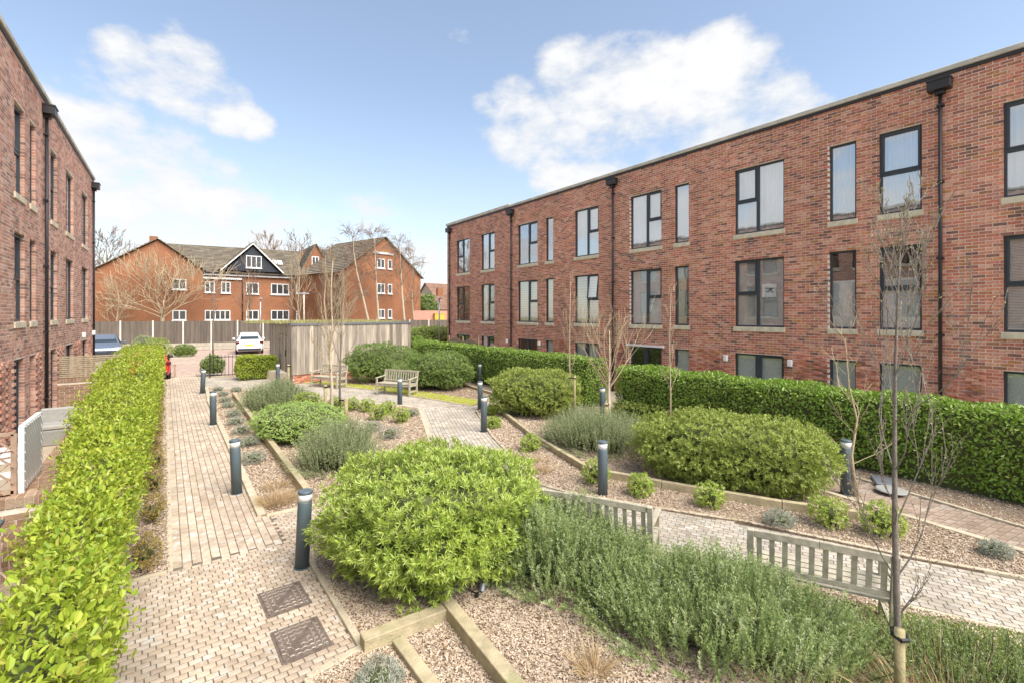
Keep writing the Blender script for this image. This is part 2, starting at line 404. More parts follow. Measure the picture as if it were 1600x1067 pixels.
class MB:
    def __init__(s):
        s.v, s.f = [], []

    def add(s, vs, fs):
        b = len(s.v); s.v += [tuple(p) for p in vs]
        s.f += [tuple(i + b for i in f) for f in fs]
        return s

    def hexa(s, p):
        return s.add(p, [(0, 3, 2, 1), (4, 5, 6, 7), (0, 1, 5, 4), (1, 2, 6, 5), (2, 3, 7, 6), (3, 0, 4, 7)])

    def box(s, x0, x1, y0, y1, z0, z1):
        return s.hexa([(x0, y0, z0), (x1, y0, z0), (x1, y1, z0), (x0, y1, z0), (x0, y0, z1), (x1, y0, z1), (x1, y1, z1), (x0, y1, z1)])

    def bar(s, a, b, w, h, up=(0, 0, 1)):
        a, b, up = Vector(a), Vector(b), Vector(up)
        d = (b - a).normalized(); r = d.cross(up)
        if r.length < 1e-4: r = d.cross(Vector((1, 0, 0)))
        r.normalize(); u = r.cross(d)
        r *= w / 2; u *= h / 2
        return s.hexa([a - r - u, a + r - u, b + r - u, b - r - u, a - r + u, a + r + u, b + r + u, b - r + u])

    def tube(s, pts, rad, n=8, cap=True):
        pts = [Vector(p) for p in pts]
        if isinstance(rad, (int, float)): rad = [rad] * len(pts)
        b = len(s.v); ref = None
        for i, p in enumerate(pts):
            d = (pts[min(i + 1, len(pts) - 1)] - pts[max(i - 1, 0)])
            if d.length < 1e-9: d = Vector((0, 0, 1))
            d.normalize()
            if ref is None:
                ref = d.cross(Vector((.31, .95, .05)))
                if ref.length < .05: ref = d.cross(Vector((1, 0, 0)))
            ref = (ref - d * ref.dot(d)).normalized(); q = d.cross(ref)
            for k in range(n):
                a = 2 * math.pi * k / n
                s.v.append(tuple(p + (ref * math.cos(a) + q * math.sin(a)) * rad[i]))
        for i in range(len(pts) - 1):
            for k in range(n):
                k2 = (k + 1) % n
                s.f.append((b + i * n + k, b + i * n + k2, b + (i + 1) * n + k2, b + (i + 1) * n + k))
        if cap:
            s.f.append(tuple(b + k for k in range(n))[::-1]); e = b + (len(pts) - 1) * n
            s.f.append(tuple(e + k for k in range(n)))
        return s

    def lathe(s, prof, n=20, c=(0, 0)):
        b = len(s.v)
        for r, z in prof:
            for k in range(n):
                a = 2 * math.pi * k / n
                s.v.append((c[0] + r * math.cos(a), c[1] + r * math.sin(a), z))
        for i in range(len(prof) - 1):
            for k in range(n):
                k2 = (k + 1) % n
                s.f.append((b + i * n + k, b + i * n + k2, b + (i + 1) * n + k2, b + (i + 1) * n + k))
        s.f.append(tuple(b + k for k in range(n))[::-1]); e = b + (len(prof) - 1) * n
        s.f.append(tuple(e + k for k in range(n)))
        return s

    def build(s, name, mat, parent=None, smooth=False, kind=None, bevel=0.):
        me = bpy.data.meshes.new(name)
        me.from_pydata(s.v, [], s.f)
        if bevel:
            bm = bmesh.new(); bm.from_mesh(me)
            bmesh.ops.bevel(bm, geom=list(bm.edges), offset=bevel, segments=1, affect='EDGES', profile=.7)
            bm.to_mesh(me); bm.free()
        if smooth:
            me.polygons.foreach_set('use_smooth', np.ones(len(me.polygons), dtype=bool))
        me.update(); me.materials.append(mat)
        return link(name, me, parent, kind)


BOXF = np.array([(0, 3, 2, 1), (4, 5, 6, 7), (0, 1, 5, 4), (1, 2, 6, 5), (2, 3, 7, 6), (3, 0, 4, 7)], dtype=np.int32)


def boxes_np(B):
    """B: (n,8,3) corner arrays -> verts, faces"""
    B = np.asarray(B, dtype=np.float32); n = len(B)
    return B.reshape(-1, 3), (BOXF[None] + 8 * np.arange(n)[:, None, None]).reshape(-1, 4)


def unit(a):
    return a / np.maximum(np.linalg.norm(a, axis=-1, keepdims=True), 1e-9)


def wob(P, k=1., seed=0.):
    """cheap smooth pseudo-noise in -1..1"""
    x, y, z = P[..., 0] * k + seed, P[..., 1] * k + seed * 1.7, P[..., 2] * k + seed * .6
    return (np.sin(x * 1.7 + 1.3 * np.sin(y * 1.1 + z)) + np.sin(y * 2.1 + 1.1 * np.sin(z * 1.6 + x * .7)) + np.sin(z * 2.6 + 1.2 * np.sin(x * 1.9))) / 3


def in_poly(x, y, poly):
    ins = np.zeros(np.shape(x), dtype=bool)
    n = len(poly)
    for i in range(n):
        x1, y1 = poly[i]; x2, y2 = poly[(i + 1) % n]
        c = ((y1 > y) != (y2 > y)) & (x < (x2 - x1) * (y - y1) / (y2 - y1 + 1e-12) + x1)
        ins ^= c
    return ins
# ------------------------------------------------------------------ ground, paving, beds
g = MB(); g.box(-300, 300, -60, 500, -1.0, -.08)
tag(g.build('ground', M_GROUND), kind='structure')
g = MB(); g.box(-16, 28, 28.6, 52, -.079, -.012)
tag(g.build('car_park', M_TARMAC), kind='structure')
g = MB(); g.box(12.05, 14.85, -6, 27.6, -.079, -.02); g.box(-2.92, -1.35, -2, 27.5, -.079, .02)
tag(g.build('patio', M_PATIO), kind='structure')


def flat_poly(name, poly, z, mat, thick=.06, parent=None, res=None):
    """a slab whose outline may be concave"""
    tri = tessellate_polygon([[Vector((x, y, 0)) for x, y in poly]])
    m = MB(); n = len(poly)
    m.v = [(x, y, z) for x, y in poly] + [(x, y, z - thick) for x, y in poly]
    for t in tri:
        a, b, c = [Vector((*poly[i], 0)) for i in t]
        m.f.append(tuple(t) if (b - a).cross(c - a).z > 0 else tuple(t[::-1]))
    for i in range(n):
        j = (i + 1) % n
        m.f.append((i, j, n + j, n + i))
    return m.build(name, mat, parent)


BED_STRIP = [(-1.36, 7.12), (.04, 7.12), (.06, 28.2), (-1.36, 28.2)]
BED_NEAR = [(-1.36, -2), (-.42, -2), (-.42, 7.10), (-1.36, 7.10)]
BED_CENTRE = [(1.2, 8.2), (1.74, 8.2), (4.32, 8.2), (5.2, 10.48), (6.8, 14.57), (6.44, 15.38), (5.07, 17.41), (4.43, 18.85), (2.37, 22.61), (1.42, 23.93), (1.27, 20.0), (1.24, 14.0)]
BED_FRONT = [(1.59, 6.9), (3.92, 6.6), (4.75, 5.0), (6.72, .83), (8.1, -2), (.98, -2), (.98, 4.32), (1.48, 4.38), (1.48, 6.26)]
BED_RIGHT = [(8.03, 13.03), (6.76, 10.25), (5.70, 7.4), (5.50, 6.74), (5.62, 6.2), (6.3, 4.84), (6.98, 3.71), (7.68, 1.88), (8.12, 1.0), (8.9, -1.2), (9.02, .6), (9.12, 2.0), (9.27, 3.55), (10.15, 12.0), (10.4, 14.3), (9.2, 13.6)]
BED_MOSS = [(4.68, 23.7), (5.6, 22.3), (7.03, 19.02), (7.95, 15.6), (8.37, 13.9), (9.3, 14.35), (10.3, 15.2), (10.69, 18.83), (10.9, 25.2), (5.0, 24.2)]
BED_HEDGE = [(11.66, 20.55), (11.2, 16.4), (11.0, 11.9), (10.85, 8.3), (10.63, 3.56), (10.3, 2.0), (9.95, .6), (9.5, -2), (12.06, -2), (12.06, 25.5), (11.7, 25.5)]
BEDS = [BED_STRIP, BED_NEAR, BED_CENTRE, BED_FRONT, BED_RIGHT, BED_MOSS, BED_HEDGE]
for poly in BEDS:
    tag(flat_poly('planting_bed', poly, .022, M_SOIL, .10), kind='structure')


def paving(name, regions, mat, nmax=300):
    """regions: (polygon, origin, angle of the courses, paver length, paver width); the nearest pavers are objects"""
    lo = [min(p[0] for r in regions for p in r[0]), min(p[1] for r in regions for p in r[0])]
    base = flat_poly(name, regions[0][0], -.0038, M_SAND, .06)
    tag(base, kind='structure')
    allp = []
    for i, (poly, o, ang, pl, pw) in enumerate(regions):
        if i: tag(flat_poly('joint_sand', poly, -.0042 - .0004 * i, M_SAND, .06, base), kind='stuff')
        c, s = math.cos(ang), math.sin(ang)
        P = np.array(poly)
        uu = (P[:, 0] - o[0]) * c + (P[:, 1] - o[1]) * s; vv = -(P[:, 0] - o[0]) * s + (P[:, 1] - o[1]) * c
        for j in range(int(vv.min() / pw) - 1, int(vv.max() / pw) + 2):
            off = (j % 2) * .5 * pl + RNG.uniform(-.1, .1) * pl
            k = np.arange(int(uu.min() / pl) - 1, int(uu.max() / pl) + 2)
            u = k * pl + off; v = np.full(len(k), j * pw)
            x = o[0] + u * c - v * s; y = o[1] + u * s + v * c
            ok = in_poly(x, y, poly)
            for b in BEDS:
                ok &= ~in_poly(x, y, b)
            for q in regions[:i]:
                ok &= ~in_poly(x, y, q[0])
            for xx, yy in zip(x[ok], y[ok]):
                allp.append((xx, yy, ang, pl, pw))
    A = np.array(allp); n = len(A)
    d = np.hypot(A[:, 0], A[:, 1])
    f = A[:, 0] * math.sin(YAW) + A[:, 1] * math.cos(YAW); rr = A[:, 0] * math.cos(YAW) - A[:, 1] * math.sin(YAW)
    vis = (f > 1.0) & (np.abs(rr) < 1.09 * f) & (H / np.maximum(f, .1) < .79)
    order = np.argsort(np.where(vis, d, d + 1000))
    single = order[:nmax]
    sizes = {}
    for i in single:
        xx, yy, ang, pl, pw = A[i]
        key = (round(pl, 3), round(pw, 3))
        if key not in sizes:
            m = MB(); a, b, e = pl / 2 - .0028, pw / 2 - .0028, .003
            m.hexa([(-a, -b, -.03), (a, -b, -.03), (a, b, -.03), (-a, b, -.03), (-a + e, -b + e, 0), (a - e, -b + e, 0), (a - e, b - e, 0), (-a + e, b - e, 0)])
            o = m.build('paver', mat); sizes[key] = o.data
            COL.objects.unlink(o); bpy.data.objects.remove(o)
        link('paver', sizes[key], base, None, (xx, yy, RNG.uniform(-.0015, .0015)), (RNG.normal(0, .006), RNG.normal(0, .006), ang + RNG.normal(0, .012)))
    rest = order[nmax:]
    if len(rest):
        B = A[rest]; nn = len(B)
        a = B[:, 3] / 2 - .0028; b = B[:, 4] / 2 - .0028; e = .003
        z0 = RNG.uniform(-.0015, .0015, nn); an = B[:, 2] + RNG.normal(0, .012, nn)
        lay = []
        for (sx, sy, ins, z) in ((-1, -1, 0, -.03), (1, -1, 0, -.03), (1, 1, 0, -.03), (-1, 1, 0, -.03), (-1, -1, e, 0), (1, -1, e, 0), (1, 1, e, 0), (-1, 1, e, 0)):
            lx = sx * (a - ins); ly = sy * (b - ins)
            lay.append(np.stack([B[:, 0] + lx * np.cos(an) - ly * np.sin(an), B[:, 1] + lx * np.sin(an) + ly * np.cos(an), z + z0], -1))
        V, F = boxes_np(np.stack(lay, 1))
        F = F.reshape(nn, 6, 4)[:, 1:].reshape(-1, 4)
        link('paver_field', mesh_np('paver_field', V, F, mat), base, 'stuff')
    return base


P_MAIN = [(.02, 7.1), (1.32, 7.1), (1.32, 30.5), (.02, 30.5)]
P_NEAR = [(-.45, .8), (1.2, .8), (1.6, 4.3), (1.75, 6.8), (4.4, 6.5), (4.5, 8.3), (1.33, 8.3), (1.33, 7.1), (-.45, 7.1)]
P_UP = [(1.3, 23.6), (2.4, 22.5), (4.5, 18.7), (6.6, 15.1), (7.2, 14.0), (9.6, 13.9), (10.6, 15.2), (9.0, 14.6), (8.6, 14.3), (7.1, 19.2), (5.7, 22.5), (4.7, 24.2), (4.4, 26.2), (1.3, 28.4)]
P_DOWN = [(6.85, 14.7), (5.1, 10.5), (4.1, 8.2), (3.7, 6.5), (5.8, 6.4), (6.9, 10.2), (8.15, 13.0), (9.3, 14.1), (7.1, 14.3)]
P_BENCH = [(3.8, 6.7), (4.7, 5.0), (6.7, .8), (8.2, -2.2), (9.6, -2.2), (8.9, .8), (7.7, 2.0), (6.4, 4.9), (5.8, 6.5)]
P_FOOT = [(10.5, 20.4), (10.2, 14.0), (9.2, 3.5), (8.95, .7), (8.6, -2.2), (9.8, -2.2), (10.3, 1.0), (10.8, 4.0), (11.1, 11.9), (11.3, 16.4), (11.8, 20.6), (11.8, 27), (10.9, 27)]
path = paving('path', [(P_NEAR, (0, 0), 0.05, .104, .074), (P_MAIN, (.02, 7), math.pi / 2, .17, .102)], M_PAVER)
path2 = paving('path', [(P_BENCH, (5, 5), math.atan2(-.9, .43), .13, .085), (P_DOWN, (6, 10), math.atan2(4.1, 1.6), .14, .10), (P_UP, (5, 18), math.atan2(-.84, .54), .16, .105)], M_PAVERG)
path3 = paving('footpath', [(P_FOOT, (10, 5), math.atan2(1, .12) + math.pi / 2, .20, .10)], M_PAVERB)

# ------------------------------------------------------------------ edging stones along the paths


def edging(pts, w, top, stone=.9, mat=M_KERB, name='kerb', piece='kerb_stone', low=-.08, gap=.006, root=None):
    if root is None:
        m0 = None
        root = empty(name, (pts[0][0], pts[0][1], 0))
        root['kind'] = 'structure'
    for (x0, y0), (x1, y1) in zip(pts[:-1], pts[1:]):
        L = math.hypot(x1 - x0, y1 - y0); n = max(1, round(L / stone))
        dx, dy = (x1 - x0) / L, (y1 - y0) / L
        for i in range(n):
            a, b = L * i / n + gap / 2, L * (i + 1) / n - gap / 2
            m = MB(); j = RNG.uniform(-.004, .004)
            p = [(a, -w / 2), (b, -w / 2), (b, w / 2), (a, w / 2)]
            q = [(x0 + u * dx - v * dy - root.location.x, y0 + u * dy + v * dx - root.location.y) for u, v in p]
            m.hexa([(*c, low) for c in q] + [(*c, top + j) for c in q])
            m.build(piece, mat, root, bevel=.006)
    return root


edging([(.05, 7.08), (.06, 28.0)], .06, .028)
edging([(.02, 7.09), (-.42, 7.09), (-.42, .6)], .06, .026)
edging([(1.2, 8.2), (1.24, 14.0), (1.27, 20.0), (1.42, 23.93), (2.37, 22.61), (4.43, 18.85), (5.07, 17.41), (6.44, 15.38), (6.8, 14.57), (5.2, 10.48), (4.32, 8.2)], .12, .045)
edging([(1.26, 8.17), (1.74, 8.17), (4.28, 8.17)], .06, .03)
edging([(3.92, 6.62), (1.59, 6.9), (1.48, 6.26), (1.48, 4.40), (.98, 4.30), (.98, 1.0)], .07, .035)
edging([(8.1, 13.1), (6.79, 10.25), (5.73, 7.4), (5.53, 6.74), (5.65, 6.2), (6.33, 4.86), (7.01, 3.73), (7.71, 1.9), (8.15, 1.0), (8.7, -.2)], .06, .032)
edging([(10.69, 18.83), (10.35, 14.3), (10.15, 12.0), (9.27, 3.55), (9.12, 2.0), (8.98, .6), (8.75, -1.2)], .11, .05)
edging([(11.66, 20.55), (11.2, 16.4), (11.0, 11.9), (10.85, 8.3), (10.63, 3.56), (10.3, 2.0), (9.95, .6)], .06, .03)
edging([(3.92, 6.6), (4.75, 5.0), (6.72, .83), (7.6, -1.0)], .06, .03)
edging([(4.68, 23.7), (5.6, 22.3), (7.03, 19.02), (7.95, 15.6), (8.37, 13.9)], .05, .028)
edging([(4.62, 13.9), (3.85, 11.7)], .12, .05)
edging([(.1, 28.3), (2.6, 28.3)], .10, .012)
edging([(.35, 41.6), (1.9, 41.4)], .12, .06); edging([(.4, 37.5), (2.1, 37.2), (2.4, 40.5)], .12, .03)


def sleepers(pts, w, top, label, length=2.1):
    r = empty('timber_edging', (pts[0][0], pts[0][1], 0), 0, label, 'garden edging')
    return edging(pts, w, top, length, M_TIMBER, piece='sleeper', root=r, gap=.008)


sleepers([(1.93, 8.35), (2.0, 14.5), (2.09, 20.6)], .12, .20, 'long straight timber sleeper edging between grey clumps and the lavender, beside the brick path')
sleepers([(1.46, 4.36), (2.30, 4.33), (2.3, 4.33)][:2], .14, .145, 'short mossy timber sleeper lying across below the big lime green shrub')
sleepers([(2.36, 4.40), (2.24, 2.6), (2.15, .8)], .13, .165, 'thick timber sleeper edging running out of frame beside open bark chippings')
sleepers([(1.76, 4.24), (1.78, 2.8), (1.80, 1.0)], .12, .09, 'narrow low timber edging in the chippings nearest the manhole covers')
sleepers([(8.75, 13.0), (7.35, 9.21), (6.66, 6.68), (6.77, 6.23), (7.14, 5.3), (7.91, 3.61), (8.5, 2.6)], .10, .16, 'curving timber sleeper edging in front of the trimmed shrubs by the footpath')
sleepers([(9.3, 14.3), (10.2, 15.1), (10.55, 18.8)], .10, .12, 'timber edging beside the dark rounded shrub where the footpath starts')

# bark chippings on the beds, denser and larger in number close to the camera


def chips():
    P = []
    for poly, d0 in ((BED_FRONT, 3600), (BED_STRIP, 2000), (BED_CENTRE, 2000), (BED_RIGHT, 2300), (BED_MOSS, 500), (BED_HEDGE, 900)):
        A = np.array(poly); lo, hi = A.min(0), A.max(0)
        n = int((hi[0] - lo[0]) * (hi[1] - lo[1]) * d0)
        x = RNG.uniform(lo[0], hi[0], n); y = RNG.uniform(lo[1], hi[1], n)
        f = x * math.sin(YAW) + y * math.cos(YAW); r = x * math.cos(YAW) - y * math.sin(YAW)
        keep = in_poly(x, y, poly) & (f > 2.2) & (np.abs(r) < 1.15 * f + .5) & (RNG.uniform(0, 1, n) < np.minimum(1, (5.2 / np.maximum(f, .1)) ** 1.5 + .04))
        P.append(np.stack([x[keep], y[keep], f[keep]], -1))
    P = np.concatenate(P); n = len(P)
    big = np.clip(P[:, 2] / 7.5, 1, 1.9)
    L = RNG.uniform(.008, .020, n) * big; W = RNG.uniform(.004, .0085, n) * big; T = RNG.uniform(.002, .004, n) * big
    an = RNG.uniform(0, 6.28, n)
    ax = np.stack([np.cos(an), np.sin(an), RNG.normal(0, .28, n)], -1); ax = unit(ax)
    up = unit(np.stack([RNG.normal(0, .35, n), RNG.normal(0, .35, n), np.ones(n)], -1))
    sd_ = unit(np.cross(up, ax)); up = np.cross(ax, sd_)
    C = np.stack([P[:, 0], P[:, 1], .022 + RNG.uniform(.002, .014, n)], -1)
    lay = []
    for sx, sy, sz in ((-1, -.6, -1), (1, -.8, -1), (.9, .9, -1), (-.8, 1, -1), (-1, -.6, 1), (1, -.8, 1), (.9, .9, 1), (-.8, 1, 1)):
        lay.append(C + ax * (L * sx)[:, None] + sd_ * (W * sy)[:, None] + up * (T * sz)[:, None])
    V, F = boxes_np(np.stack(lay, 1))
    F = F.reshape(n, 6, 4)[:, 1:].reshape(-1, 4)
    tag(link('bark_chippings', mesh_np('bark_chippings', V, F, M_CHIP)), 'loose pale bark chippings covering the planting beds', 'mulch', None, 'stuff')


chips()

# ------------------------------------------------------------------ brick terraces


class Wall:
    """a facade: u runs along it, z up, d outwards; P maps to the parent's local space"""
    def __init__(s, root, x, sign):
        s.root, s.x, s.sign = root, x, sign

    def P(s, u, z, d):
        return (s.x + s.sign * d, u, z)

    def box(s, m, u0, u1, z0, z1, d0, d1):
        p = [s.P(u, z, d) for z in (z0, z1) for u, d in ((u0, d0), (u1, d0), (u1, d1), (u0, d1))]
        return m.hexa(p)


def brick_facade(w, u0, u1, z0, z1, openings, mat, proud=(), near=None, course=.075, bl=.225, single_z=(1.9, 9)):
    """every brick of the facade is a block standing proud of the mortar; the nearest 300 are objects"""
    J = .0125
    rows = []
    k = 0
    while z0 + k * course < z1 - .02:
        za, zb = z0 + k * course + J / 2, z0 + (k + 1) * course - J / 2
        zc = (za + zb) / 2
        gaps = sorted([(a, b) for a, b, c, d in openings if c < zc < d])
        segs, cur = [], u0
        for a, b in gaps:
            if a > cur: segs.append((cur, a))
            cur = max(cur, b)
        if cur < u1: segs.append((cur, u1))
        off = (k % 2) * bl / 2
        for a, b in segs:
            i = math.floor((a - u0 - off) / bl)
            while True:
                s_, e_ = u0 + off + i * bl + J / 2, u0 + off + (i + 1) * bl - J / 2
                i += 1
                if s_ > b - .03: break
                edge = s_ <= a + .03 or e_ >= b - .03
                s2, e2 = (a - .004 if s_ <= a + .03 else s_), (b + .004 if e_ >= b - .03 else e_)
                if e2 - s2 < .035: continue
                d = RNG.uniform(.002, .005)
                for pa, pb, pc, pd in proud:
                    if pa < (s2 + e2) / 2 < pb and pc < zc < pd and (k + i) % 2 == 0:
                        d = .035
                rows.append((s2, e2, za, zb, d, edge, k))
        k += 1
    full = [i for i, r in enumerate(rows) if not r[5] and r[4] < .02 and single_z[0] < r[2] < single_z[1] and (near is None or r[0] > near)]
    full.sort(key=lambda i: rows[i][0])
    single = set(full[:300])
    m = MB(); h = bl / 2 - J / 2
    w.box(m, -h, h, -(course - J) / 2, (course - J) / 2, -.02, .0035)
    m.v = [(x - w.x, y, z) for x, y, z in m.v]
    t = m.build('brick', mat, None, bevel=.003); me = t.data; COL.objects.unlink(t); bpy.data.objects.remove(t)
    B = []
    for i, (a, b, c, d, dep, edge, _) in enumerate(rows):
        if i in single:
            link('brick', me, w.root, None, w.P((a + b) / 2, (c + d) / 2, RNG.uniform(-.002, .002)), (RNG.normal(0, .004), 0, RNG.normal(0, .006)))
            continue
        d0 = -.115 if edge else -.012
        B.append([w.P(u, z, q) for z in (c, d) for u, q in ((a, d0), (b, d0), (b, dep), (a, dep))])
    V, F = boxes_np(B)
    V = V + RNG.normal(0, .0009, V.shape)
    link('brickwork', mesh_np('brickwork', V, F, mat), w.root, 'stuff')
    # mortar backing with the openings left free
    us = sorted({u0, u1, *[v for o in openings for v in o[:2]]}); us = [u for u in us if u0 <= u <= u1]
    zs = sorted({z0, z1, *[v for o in openings for v in o[2:]]}); zs = [z for z in zs if z0 <= z <= z1]
    q = MB()
    for a, b in zip(us[:-1], us[1:]):
        for c, d in zip(zs[:-1], zs[1:]):
            uc, zc = (a + b) / 2, (c + d) / 2
            if any(o[0] < uc < o[1] and o[2] < zc < o[3] for o in openings): continue
            w.box(q, a, b, c, d, -.12, 0)
    q.build('wall', M_MORTAR, w.root)


def window(w, u0, u1, z0, z1, style, fill='none', recess=.07, sill=True, bright=False, opened=False, door=False):
    fr = MB(); t = .055
    d0, d1 = -recess - .06, -recess
    def F(a, b, c, d, e0=d0, e1=d1): w.box(fr, a, b, c, d, e0, e1)
    F(u0, u1, z1 - t, z1); F(u0, u1, z0, z0 + t); F(u0, u0 + t, z0 + t, z1 - t); F(u1 - t, u1, z0 + t, z1 - t)
    W = u1 - u0; zm = z0 + (z1 - z0) * .49
    cells = []
    iu0, iu1, iz0, iz1 = u0 + t, u1 - t, z0 + t, z1 - t
    if style == 'single': cells = [(iu0, iu1, iz0, iz1, False)]
    elif style == 'stack':
        F(iu0, iu1, zm - .04, zm + .04); cells = [(iu0, iu1, iz0, zm - .04, False), (iu0, iu1, zm + .04, iz1, True)]
    elif style in ('near_split', 'far_split'):   # which column (nearer or farther along the terrace) is halved
        um = u0 + W * (.47 if style == 'near_split' else .53)
        F(um - .045, um + .045, iz0, iz1)
        A, B = (iu0, um - .045), (um + .045, iu1)
        sp, fu = (A, B) if style == 'near_split' else (B, A)
        F(sp[0], sp[1], zm - .04, zm + .04)
        cells = [(fu[0], fu[1], iz0, iz1, False), (sp[0], sp[1], iz0, zm - .04, False), (sp[0], sp[1], zm + .04, iz1, True)]
    elif style == 'french':
        um = (u0 + u1) / 2 + .05
        F(um - .075, um + .075, iz0, iz1); cells = [(iu0, um - .075, iz0, iz1, True), (um + .075, iu1, iz0, iz1, False)]
    o = fr.build('window', M_ANTH, w.root, bevel=.004)
    for a, b, c, d, sash in cells:
        if sash:
            s = MB(); e = .04
            for q in ((a, b, d - e, d), (a, b, c, c + e), (a, a + e, c + e, d - e), (b - e, b, c + e, d - e)):
                w.box(s, *q, d1 - .03, d1 + .012)
            so = s.build('sash', M_ANTH, o)
            a, b, c, d = a + e, b - e, c + e, d - e
            if opened:   # tilted out at the foot, hung from its head
                pv = Vector(w.P((a + b) / 2, d + e, d1)); ang = R(7) * w.sign
                mat = Matrix.Translation(pv) @ Matrix.Rotation(-ang, 4, 'Y') @ Matrix.Translation(-pv)
                so.data.transform(mat)
                p = MB(); w.box(p, a, b, c, d, d1 - .02, d1 - .012)
                po = p.build('pane', M_GLASSR, o); po.data.transform(mat)
                continue
        p = MB(); w.box(p, a, b, c, d, d1 - .034, d1 - .028)
        p.build('pane', M_GLASSR if bright else M_GLASS, o)
    if sill:
        s = MB(); w.box(s, u0 - .03, u1 + .03, z0 - .145, z0 - .004, -.13, .035)
        s.build('sill', M_SILL, o, bevel=.006)
    bd = -recess - .072
    if fill in ('roller', 'half', 'third'):
        zt = {'roller': z1 - .03, 'half': z0 + (z1 - z0) * .62, 'third': z1 - .03}[fill]
        zb = {'roller': z0 + .06, 'half': z0 + .05, 'third': z0 + (z1 - z0) * .45}[fill]
        b = MB(); w.box(b, u0 + .05, u1 - .05, zb, zt, bd - .012, bd)
        b.build('blind', M_BLIND, o)
        b = MB(); w.box(b, u0 + .05, u1 - .05, zb - .03, zb, bd - .02, bd + .008); b.build('blind_rail', M_BLIND, o)
    elif fill == 'zebra':
        n = 17; hh = (z1 - z0 - .12) / n
        c_, b_ = MB(), MB()
        for i in range(n):
            z = z0 + .06 + i * hh
            w.box(c_, u0 + .05, u1 - .05, z, z + hh * .58, bd - .006, bd); w.box(b_, u0 + .05, u1 - .05, z + hh * .58 + .001, z + hh - .001, bd - .012, bd - .007)
        c_.build('blind', M_CREAM, o); b_.build('blind', M_BLIND, o)
    elif fill == 'venetian':
        b = MB(); z = z0 + .10; hh = .034
        while z < z1 - .06:
            p = [w.P(u, z + q, bd + e) for q, e in ((0, .0), (.023, -.02)) for u in (u0 + .06, u1 - .06)]
            b.add([p[0], p[1], p[3], p[2], *[(x, y, zz + .003) for x, y, zz in (p[0], p[1], p[3], p[2])]], [(0, 1, 2, 3), (4, 5, 6, 7), (0, 1, 5, 4), (1, 2, 6, 5), (2, 3, 7, 6), (3, 0, 4, 7)])
            z += hh
        x = b.build('blind', M_SLATB, o); x['kind'] = 'stuff'
        b = MB(); w.box(b, u0 + .06, u1 - .06, z0 + .06, z0 + .09, bd - .03, bd + .004); b.build('blind_rail', M_WHITE, o)
    elif fill == 'curtain':
        n = 46; V, Fc = [], []
        for i in range(n + 1):
            u = u0 + .05 + (u1 - u0 - .1) * i / n; d = bd - .05 + .022 * math.sin(i * 1.15) + .01 * math.sin(i * 2.9)
            V += [w.P(u, z0 + .06, d), w.P(u, z1 - .04, d)]
        for i in range(n): Fc.append((2 * i, 2 * i + 2, 2 * i + 3, 2 * i + 1))
        x = link('curtain', mesh_np('curtain', V, Fc, M_BLIND, True), o)
    elif fill == 'side_curtain':
        n = 14; V, Fc = [], []
        for i in range(n + 1):
            u = u1 - .05 - .32 * i / n; d = bd - .05 + .025 * math.sin(i * 1.7)
            V += [w.P(u, z0 + .06, d), w.P(u, z1 - .04, d)]
        for i in range(n): Fc.append((2 * i, 2 * i + 2, 2 * i + 3, 2 * i + 1))
        link('curtain', mesh_np('curtain', V, Fc, M_CREAM, True), o)
    if door:
        hnd = MB(); um = u0 + .1
        w.box(hnd, um - .05, um, z0 + .95, z0 + 1.0, d1, d1 + .05); w.box(hnd, um - .05, um + .1, z0 + .98, z0 + 1.0, d1 + .04, d1 + .055)
        hnd.build('handle', M_ALU, o)
    return o


def downpipe(w, u, z0, z1, hop=.42):
    m = MB(); p = .07
    m.tube([w.P(u, z0, p), w.P(u, z1 - .2, p)], .038, 10)
    o = m.build('downpipe', M_BLACK, w.root, True)
    m = MB(); w.box(m, u - hop / 2, u + hop / 2, z1 - .24, z1, .004, .26)
    w.box(m, u - hop / 2 - .015, u + hop / 2 + .015, z1 - .03, z1 + .015, .003, .28)
    w.box(m, u - .09, u + .09, z1 - .33, z1 - .24, .012, .16)
    m.build('hopper', M_BLACK, o, bevel=.006)
    m = MB()
    for z in np.arange(z0 + .8, z1 - .4, 1.8): w.box(m, u - .065, u + .065, z, z + .045, .004, .112)
    m.build('bracket', M_BLACK, o)
    return o


def wall_lamp(w, u, z):
    m = MB(); w.box(m, u - .05, u + .05, z - .12, z, .008, .03); w.box(m, u - .02, u + .02, z - .05, z - .02, .03, .1)
    o = m.build('wall_lamp', M_ALU, w.root)
    m = MB(); w.box(m, u - .055, u + .055, z - .02, z + .17, .06, .17); m.build('lamp_shade', M_LENS, o, bevel=.008)


# --- the terrace by the footpath
rt = empty('brick_terrace', (0, 0, 0), 0, 'long three storey red brick terrace behind the trimmed hedges, facing the garden', 'building')
RW = Wall(rt, 14.85, -1)
RWIN = [('A1', 24.77, 26.40), ('A2', 22.09, 23.51), ('B1', 18.29, 19.95), ('B2', 17.12, 17.70), ('B3', 14.20, 15.68), ('C1', 11.03, 12.51), ('C2', 9.89, 10.49), ('C3', 6.71, 8.24), ('D1', 4.88, 5.53), ('D2', 3.52, 4.39), ('E1', 1.11, 2.14), ('E2', -.35, .25), ('E3', -2.6, -1.1)]
UP, FI, GR = (5.645, 7.73), (2.71, 4.82), (.02, 1.874)
ops = [(a, b, z[0], z[1]) for n, a, b in RWIN for z in (UP, FI, GR)]
brick_facade(RW, -4.0, 27.59, -.06, 8.71, ops, M_BRICK, near=1.88, proud=[(2.25, 3.05, 0, 1.95), (8.4, 9.8, 0, 1.95), (5.65, 6.6, 0, 1.95), (4.45, 4.85, 0, 1.95), (12.7, 13.2, 0, 1.95), (15.8, 17, 0, 1.95)])
